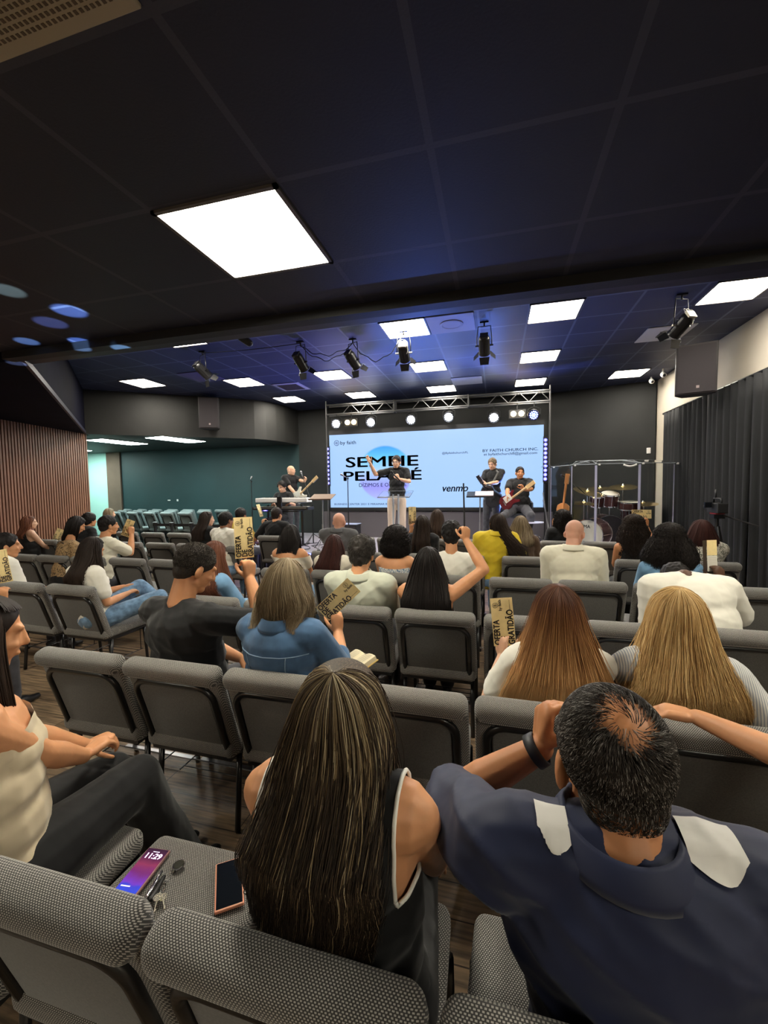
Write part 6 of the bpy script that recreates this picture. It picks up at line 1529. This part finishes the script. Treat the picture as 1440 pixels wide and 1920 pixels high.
for s in (-.4, .4): b.box((s, .0, zz - .058), (.03, .4, .02)); b.box((s, -.05, zz - .22), (.03, .4, .02)); b.box((s, .02, zz / 2 - .05), (.035, .035, zz - .1)); b.box((s, 0, .015), (.04, .6, .03))
b.box((0, -.2, zz - .23), (.84, .02, .02)); b.build('frame', m_bmetal, t)
def music_stand(px, py, Y, label, m, w_=.5, paper=False, rz=0.):
    q = at(px, py, Y); h_ = q.z - SF; t = empty('music_stand', (q.x, Y, SF), label, 'music stand', None, rz)
    b = MB(); b.box((0, 0, h_), (w_, .30, .012), Matrix.Rotation(.35, 3, 'X')); b.box((0, -.145, h_ - .035), (w_, .05, .012)); b.build('desk', m, t, bevel=.003)
    b = MB(); b.cyl((0, 0, .3), (0, .02, h_ - .02), .012, n=10); b.cyl((0, 0, .12), (0, 0, .5), .017, n=10); b.build('pole', m_metal, t, smooth=True)
    for i in range(3): b = MB(); a = i * 2 * PI / 3 + .5; b.tube([(0, 0, .30), (.16 * math.cos(a), .16 * math.sin(a), .12), (.30 * math.cos(a), .30 * math.sin(a), .012)], .008, 6); b.build('leg', m_bmetal, t)
    if paper: b = MB(); b.box((.08, 0, h_ + .016), (.34, .22, .014), Matrix.Rotation(.35, 3, 'X')); b.build('tablet', mat('pink_tinted_paper', (.72, .55, .62), .6), t)  # pink tint sits in the base colour of the paper
music_stand(604, 932, 7.5, 'music stand with a wooden desk beside the keyboards', mat('music_desk_wood', (.16, .10, .06), .5), .46)
music_stand(900, 927, 8.25, 'black music stand with papers before the standing guitarist', m_bmetal, .5, True)
def mic_stand(px, Y, top_py, label, boom=None, mic=True):
    q = at(px, top_py, Y); h_ = q.z - SF; t = empty('microphone_stand', (q.x, Y, SF), label, 'microphone stand', 'microphone stands')
    b = MB(); b.cyl((0, 0, .02), (0, 0, h_), .010, n=8); b.cyl((0, 0, .02), (0, 0, h_ * .5), .014, n=8); b.build('pole', m_bmetal, t, smooth=True)
    for i in range(3): b = MB(); a = i * 2 * PI / 3 + .3; b.tube([(0, 0, .22), (.28 * math.cos(a), .28 * math.sin(a), .01)], .008, 6); b.build('leg', m_bmetal, t)
    e = Vector(boom) if boom else Vector((0, -.03, .05))
    b = MB(); b.cyl((0, 0, h_), Vector((0, 0, h_)) + e, .007, n=8); b.lathe([(.02, -.02), (.02, .02), (0, .02)], (0, 0, h_), 10); b.build('boom', m_bmetal, t)
    if mic:
        d = e.normalized() if boom else Vector((0, .5, .5)); b = MB(); b.caps(Vector((0, 0, h_)) + e + d * .10, Vector((0, 0, h_)) + e + d * .11, .024, .024, 10); b.tube([Vector((0, 0, h_)) + e, Vector((0, 0, h_)) + e + d * .10], [.010, .018], 8); b.build('microphone', mat('mic_grille', (.25, .25, .26), .4, .8), t, smooth='all')
mic_stand(586, 8.3, 947, 'boom microphone stand reaching to the bald guitarist', boom=(-.22, .0, .62))
mic_stand(471, 8.6, 903, 'thin empty microphone stand left of the keyboards')
mic_stand(652, 8.4, 897, 'microphone stand in front of the screen left of the preacher', boom=(-.05, 0, .03))
t = empty('guitar_amplifier', at(655, 985, 8.9), 'small black amplifier box with a bluish top below the screen', 'amplifier'); t.location.z = SF
b = MB(); b.box((0, 0, .20), (.44, .34, .36)); b.build('cabinet', m_bplas, t, bevel=.012); b = MB(); b.box((0, 0, .385), (.46, .36, .012)); b.build('top_plate', mat('blue_tinted_plate', (.3, .34, .5), .4), t); b = MB(); b.box((0, -.175, .2), (.38, .006, .28)); b.build('grille', mat('speaker_grille'), t)  # top plate has an even bluish base colour
for s in (-1, 1): b = MB(); b.box((s * .18, 0, .012), (.05, .3, .024)); b.build('foot', m_bplas, t)
# stage floor lamp and trainers near the bass player
t = empty('floor_lamp_fixture', at(1002, 992, 7.75), 'round silver floor spotlight on the stage by the bass player', 'stage light'); t.location.z = SF
Mx = Matrix.Rotation(1.25, 3, 'X'); b = MB(); b.lathe([(0, -.16), (.08, -.15), (.115, -.05), (.12, .03), (.105, .03), (.09, 0), (0, -.02)], (0, 0, .2), 24, Mx); b.build('housing', m_bmetal, t, smooth=True)
b = MB(); b.lathe([(.118, .028), (.124, .03), (.118, .036)], (0, 0, .2), 24, Mx); b.build('rim', m_chrome, t, smooth=True)
b = MB()
for i in range(7): a = i * 2 * PI / 6; rr = .0 if i == 6 else .055; b.lathe([(0, -.004), (.022, -.004), (0, .012)], Vector((0, 0, .2)) + Mx @ Vector((rr * math.cos(a), rr * math.sin(a), .0)), 12, Mx)
b.build('lamp_cluster', mat('clear_lens', (.6, .6, .62), .15), t, smooth=True); b = MB(); b.tube([(-.13, 0, .2), (-.13, 0, .03), (.13, 0, .03), (.13, 0, .2)], .008, 6); b.build('bracket', m_bmetal, t)
t = empty('white_side_table', (.62, 8.0, SF), 'small round white side table at the feet of the bass player', 'table'); b = MB(); b.lathe([(.22, .52), (.22, .535), (0, .535)], n=28); b.build('top', mat('violet_tinted_white', (.55, .55, .75), .4), t); b = MB(); b.cyl((0, 0, .01), (0, 0, .52), .02); b.lathe([(.15, 0), (.15, .012), (0, .012)], n=24); b.build('pedestal', m_bmetal, t)  # table top white has a violet tint in its base colour
# drum kit
DX, DY = at(1120, 970, 8.7).x, 8.8
m_shell = mat('wine_drum_shell', (.10, .035, .035), .2, .2); m_skin = mat('white_drum_head', (.70, .66, .58), .5); m_cym = mat('brass_cymbal', (.62, .46, .20), .22, 1)
def drum(name, c, r_, d_, M, label, m_head=None, group=None, back=None):
    t = empty(name, c, label, 'drum', group); b = MB(); b.lathe([(r_, -d_ / 2), (r_, d_ / 2)], (0, 0, 0), 36, M, cap=False); b.build('shell', m_shell, t, smooth=True)
    b = MB()
    for s in (-1, 1): b.lathe([(r_ - .002, s * d_ / 2 - .012), (r_ + .010, s * d_ / 2 - .012), (r_ + .010, s * d_ / 2 + .010), (r_ - .002, s * d_ / 2 + .012)], (0, 0, 0), 36, M, cap=False)
    b.build('hoops', m_chrome, t, smooth=True)
    b = MB(); b.lathe([(r_ - .003, d_ / 2), (0, d_ / 2 + .001)], (0, 0, 0), 36, M, False); b.build('head', m_head or m_skin, t); b = MB(); b.lathe([(r_ - .003, -d_ / 2), (0, -d_ / 2 - .001)], (0, 0, 0), 36, M, False); b.build('head', back or m_skin, t)
    b = MB()
    for i in range(8): a = i * PI / 4; b.cyl(M @ Vector(((r_ + .012) * math.cos(a), (r_ + .012) * math.sin(a), -d_ / 2)), M @ Vector(((r_ + .012) * math.cos(a), (r_ + .012) * math.sin(a), d_ / 2)), .004, n=6)
    b.build('tension_rods', m_chrome, t)
    return t
kM = Matrix.Rotation(-.62, 3, 'Z') @ Matrix.Rotation(PI / 2, 3, 'X')
kq = at(1103, 993, 8.45); kick = drum('kick_drum', (kq.x + .08, 8.5, SF + .285), .27, .38, kM, 'kick drum with a white front head lettered in black', m_skin)
text('TAMA', .085, mk_ink, kM.to_4x4() @ Matrix.Translation((-.07, .14, .1935)), kick, 'head_lettering', bold=.002)
kM2 = Matrix.Rotation(.1, 3, 'Z') @ Matrix.Rotation(PI / 2, 3, 'X'); kq2 = at(1140, 985, 8.75)
drum('bass_drum', (kq2.x + .02, 9.0, SF + .30), .30, .42, kM2, 'dark wine bass drum with silver hoop behind the white-headed drum', mat('dark_drum_head', (.03, .025, .03), .3))
for (px, py, Y, r_, d_, tl, lab) in ((1120, 938, 8.85, .13, .20, .35, 'small rack tom, left of the pair'), (1143, 935, 8.85, .155, .22, .35, 'larger rack tom, right of the pair'), (1185, 962, 9.1, .19, .34, .02, 'floor tom at the right of the kit'), (1180, 948, 8.7, .18, .13, .1, 'snare drum with a pale head')):
    q = at(px, py, Y); d_o = drum('rack_tom' if 'rack' in lab else ('snare_drum' if 'snare' in lab else 'floor_tom'), q, r_, d_, Matrix.Rotation(tl, 3, 'X'), lab + ', behind the acrylic shield')
    b = MB(); b.cyl((0, 0, -d_ / 2), (0, .02, SF - q.z), .012, n=8); b.build('stand_pole', m_chrome, d_o)
    for i in range(3): b = MB(); a = i * 2 * PI / 3; b.cyl((0, .02, SF - q.z + .2), (.2 * math.cos(a), .02 + .2 * math.sin(a), SF - q.z), .008, n=6); b.build('stand_leg', m_chrome, d_o)
for (px, py, Y, r_, tl, tw, lab) in ((1102, 921, 8.75, .26, .28, .25, 'tilted crash cymbal at the left of the kit'), (1125, 915, 9.2, .22, .2, .0, 'small cymbal behind the crash cymbal'), (1168, 912, 8.9, .24, .22, -.06, 'splash cymbal with a red felt at the centre of the kit'), (1095, 942, 8.5, .24, .12, .02, 'hi-hat cymbal pair at the left of the kit'), (1205, 943, 9.0, .26, .15, -.03, 'ride cymbal low at the right of the kit')):
    q = at(px, py, Y); t = empty('cymbal', q, lab, 'cymbal', 'cymbals of the drum kit'); M = Matrix.Rotation(tw, 3, 'Y') @ Matrix.Rotation(tl, 3, 'X')
    b = MB(); b.lathe([(r_, -.014), (r_ * .5, .0), (.04, .006), (.025, .022), (0, .026), (0, .024), (.025, .018), (.04, .002), (r_ * .5, -.004), (r_, -.016)], (0, 0, 0), 40, M, False); b.build('disc', m_cym, t, smooth=True)
    b = MB(); b.cyl((0, 0, .05), (0, .0, SF - q.z), .010, n=8); b.lathe([(.02, -.02), (.02, .0), (0, .03)], (0, 0, .03), 10); b.build('stand_pole', m_chrome, t, smooth=True)
    for i in range(3): b = MB(); a = i * 2 * PI / 3 + .4; b.tube([(0, 0, SF - q.z + .28), (.13 * math.cos(a), .13 * math.sin(a), SF - q.z + .13), (.26 * math.cos(a), .26 * math.sin(a), SF - q.z)], .009, 6); b.build('leg', m_chrome, t)
t = empty('drum_microphone_stand', at(1075, 960, 8.4), 'boom microphone leaning over the drum kit', 'microphone stand'); t.location.z = SF
b = MB(); zz = at(1062, 893, 8.4).z - SF; b.cyl((0, 0, 0), (0, 0, zz - .35), .01, n=8); b.cyl((.25, 0, zz - .38), (-.16, 0, zz), .008, n=8); b.caps((-.17, 0, zz), (-.20, 0, zz + .02), .025, None, 10); b.build('boom', m_bmetal, t, smooth=True)
for i in range(3): b = MB(); a = i * 2 * PI / 3; b.cyl((0, 0, .2), (.25 * math.cos(a), .25 * math.sin(a), .0), .008, n=6); b.build('leg', m_bmetal, t)
# drum shield
SHY = 8.05
xs_ = [at(1037, 900, SHY + .25).x, at(1072, 900, SHY).x, at(1118, 900, SHY - .15).x, at(1200, 900, SHY - .15).x, at(1270, 900, SHY + .1).x]; ys_ = [SHY + .55, SHY, SHY - .12, SHY - .12, SHY + .25]
t = empty('drum_shield', ((xs_[0] + xs_[-1]) / 2, SHY, SF), 'clear acrylic drum shield with folded top lids around the drum kit', 'drum shield'); ox = t.location.x
h_ = 1.53
for i in range(4):
    p, q = Vector((xs_[i] - ox, ys_[i] - SHY, 0)), Vector((xs_[i + 1] - ox, ys_[i + 1] - SHY, 0)); d = q - p; M = Matrix.Rotation(math.atan2(d.y, d.x), 3, 'Z'); c = (p + q) / 2
    b = MB(); b.box(c + Vector((0, 0, h_ / 2 + .01)), (d.length - .02, .008, h_), M); b.build('panel', acr, t)
    b = MB(); up_ = .10 + .05 * (i % 2); b.box(c + Vector((0, .17, h_ + .06)), (d.length - .01, .40, .007), M @ Matrix.Rotation(.18, 3, 'X')); b.build('lid', acr, t)
    b = MB(); b.box(c + Vector((0, -.02, h_ + .022)), (d.length - .01, .008, .010), M); b.box(c + M @ Vector((0, .36, 0)) + Vector((0, 0, h_ + .10)), (d.length - .01, .006, .008), M)
    for s in (-1, 1): b.box(c + M @ Vector((s * (d.length / 2 - .01), .17, 0)) + Vector((0, 0, h_ + .062)), (.006, .39, .008), M @ Matrix.Rotation(.18, 3, 'X'))
    b.build('lid_edge', m_acre, t)
for i, x in enumerate(xs_):
    b = MB(); b.box((x - ox, ys_[i] - SHY, h_ / 2), (.035 if i in (2, 3) else .014, .014, h_)); b.build('post', mat('violet_tinted_acrylic', (.50, .50, .68), .25, trans=.3), t)  # posts are violet in their base colour
    b = MB(); b.box((x - ox + .05, ys_[i] - SHY - .012, h_ + .015), (.03, .02, .03)); b.build('hinge', m_white, t)
b = MB(); b.tube([(xs_[3] - ox - .25 + .2 * a / 8, ys_[3] - SHY - .02, h_ + .0 - .03 * math.sin(a / 8 * PI)) for a in range(9)], .016, 6); b.build('rolled_strap', m_white, t, smooth='all')
guitar(at(1054, 968, 8.3), at(1064, 892, 8.3), .85, m_org, m_org, 'acoustic', 'acoustic guitar with orange neck on a stand left of the drums', (-.2, -1, .1), 'acoustic_guitar')
t = empty('guitar_stand', at(1054, 985, 8.38), 'black stand under the orange-necked acoustic guitar', 'stand'); t.location.z = SF
b = MB(); b.tube([(-.18, -.15, 0), (0, .05, .35), (0, .12, .75)], .01, 6); b.tube([(.18, -.15, 0), (0, .05, .35)], .01, 6); b.tube([(-.1, -.16, .2), (.1, -.16, .2)], .01, 6); b.tube([(0, .05, .35), (0, .25, 0)], .01, 6); b.tube([(0, .05, .3), (0, -.14, .2)], .01, 6); b.build('frame', m_bmetal, t)
# video camera on a tripod at the right aisle
q = at(1345, 948, 6.3); t = empty('camera_tripod', (q.x, 6.3, 0), 'black tripod by the curtains carrying the video camera', 'tripod'); zt_ = q.z - .12
b = MB(); b.cyl((0, 0, .5), (0, 0, zt_), .02, n=10); b.box((0, 0, zt_ - .02), (.12, .12, .05)); b.build('center_column', m_bmetal, t, smooth=True)
for i in range(3): b = MB(); a = i * 2 * PI / 3 + .5; b.cyl((.03 * math.cos(a), .03 * math.sin(a), zt_ - .15), (.34 * math.cos(a), .34 * math.sin(a), .01), .014, n=8); b.build('leg', m_bmetal, t)
b = MB(); b.cyl((.04, -.05, zt_), (.30, -.30, zt_ - .12), .01, n=8); b.build('pan_handle', m_bmetal, t)
t = empty('video_camera', (q.x, 6.3, zt_), 'black video camera with top handle on the tripod', 'video camera')
b = MB(); b.box((0, 0, .09), (.12, .28, .13)); b.build('body', m_bplas, t, bevel=.012); b = MB(); b.cyl((0, .14, .09), (0, .27, .09), .045, n=20); b.build('lens', m_bplas, t, smooth=True); b = MB(); b.tube([(0, -.1, .15), (0, -.09, .21), (0, .09, .21), (0, .1, .15)], .012, 8); b.cyl((0, .05, .21), (0, .05, .33), .010, n=8); b.build('top_handle', m_bplas, t, smooth='all')
b = MB(); b.box((0, 0, .022), (.10, .16, .02)); b.build('red_plate', mat('red_camera_plate', (.30, .02, .02), .4), t); b = MB(); b.box((-.10, .0, .13), (.10, .015, .07), Matrix.Rotation(.3, 3, 'Z')); b.build('flip_screen', m_scr, t)
# leaning stand behind the bass player and cable clutter on the deck
t = empty('folded_stand', at(1030, 990, 8.9), 'folded metal stand leaning beside the right end of the screen', 'stand'); t.location.z = SF; b = MB(); b.cyl((.02, 0, 0), (-.10, .25, 1.05), .012, n=8); b.cyl((.06, 0, 0), (-.10, .25, .9), .009, n=8); b.build('tubes', m_metal, t, smooth=True)
for k_ in range(4):
    b = MB(); x0 = at(560 + k_ * 25, 1010, 7.5).x; pts = [(x0 + .22 * math.sin(i * .7 + k_), 7.3 + .12 * i + .06 * math.cos(i * 1.3 + k_), SF + .008) for i in range(10)]; b.tube(pts, .007, 5); o = b.build('stage_cable', m_bplas, smooth='all'); tag(o, 'black cable winding over the stage deck, %s from the left near the music stand' % ORD[k_], 'cable', 'cables on the stage deck')
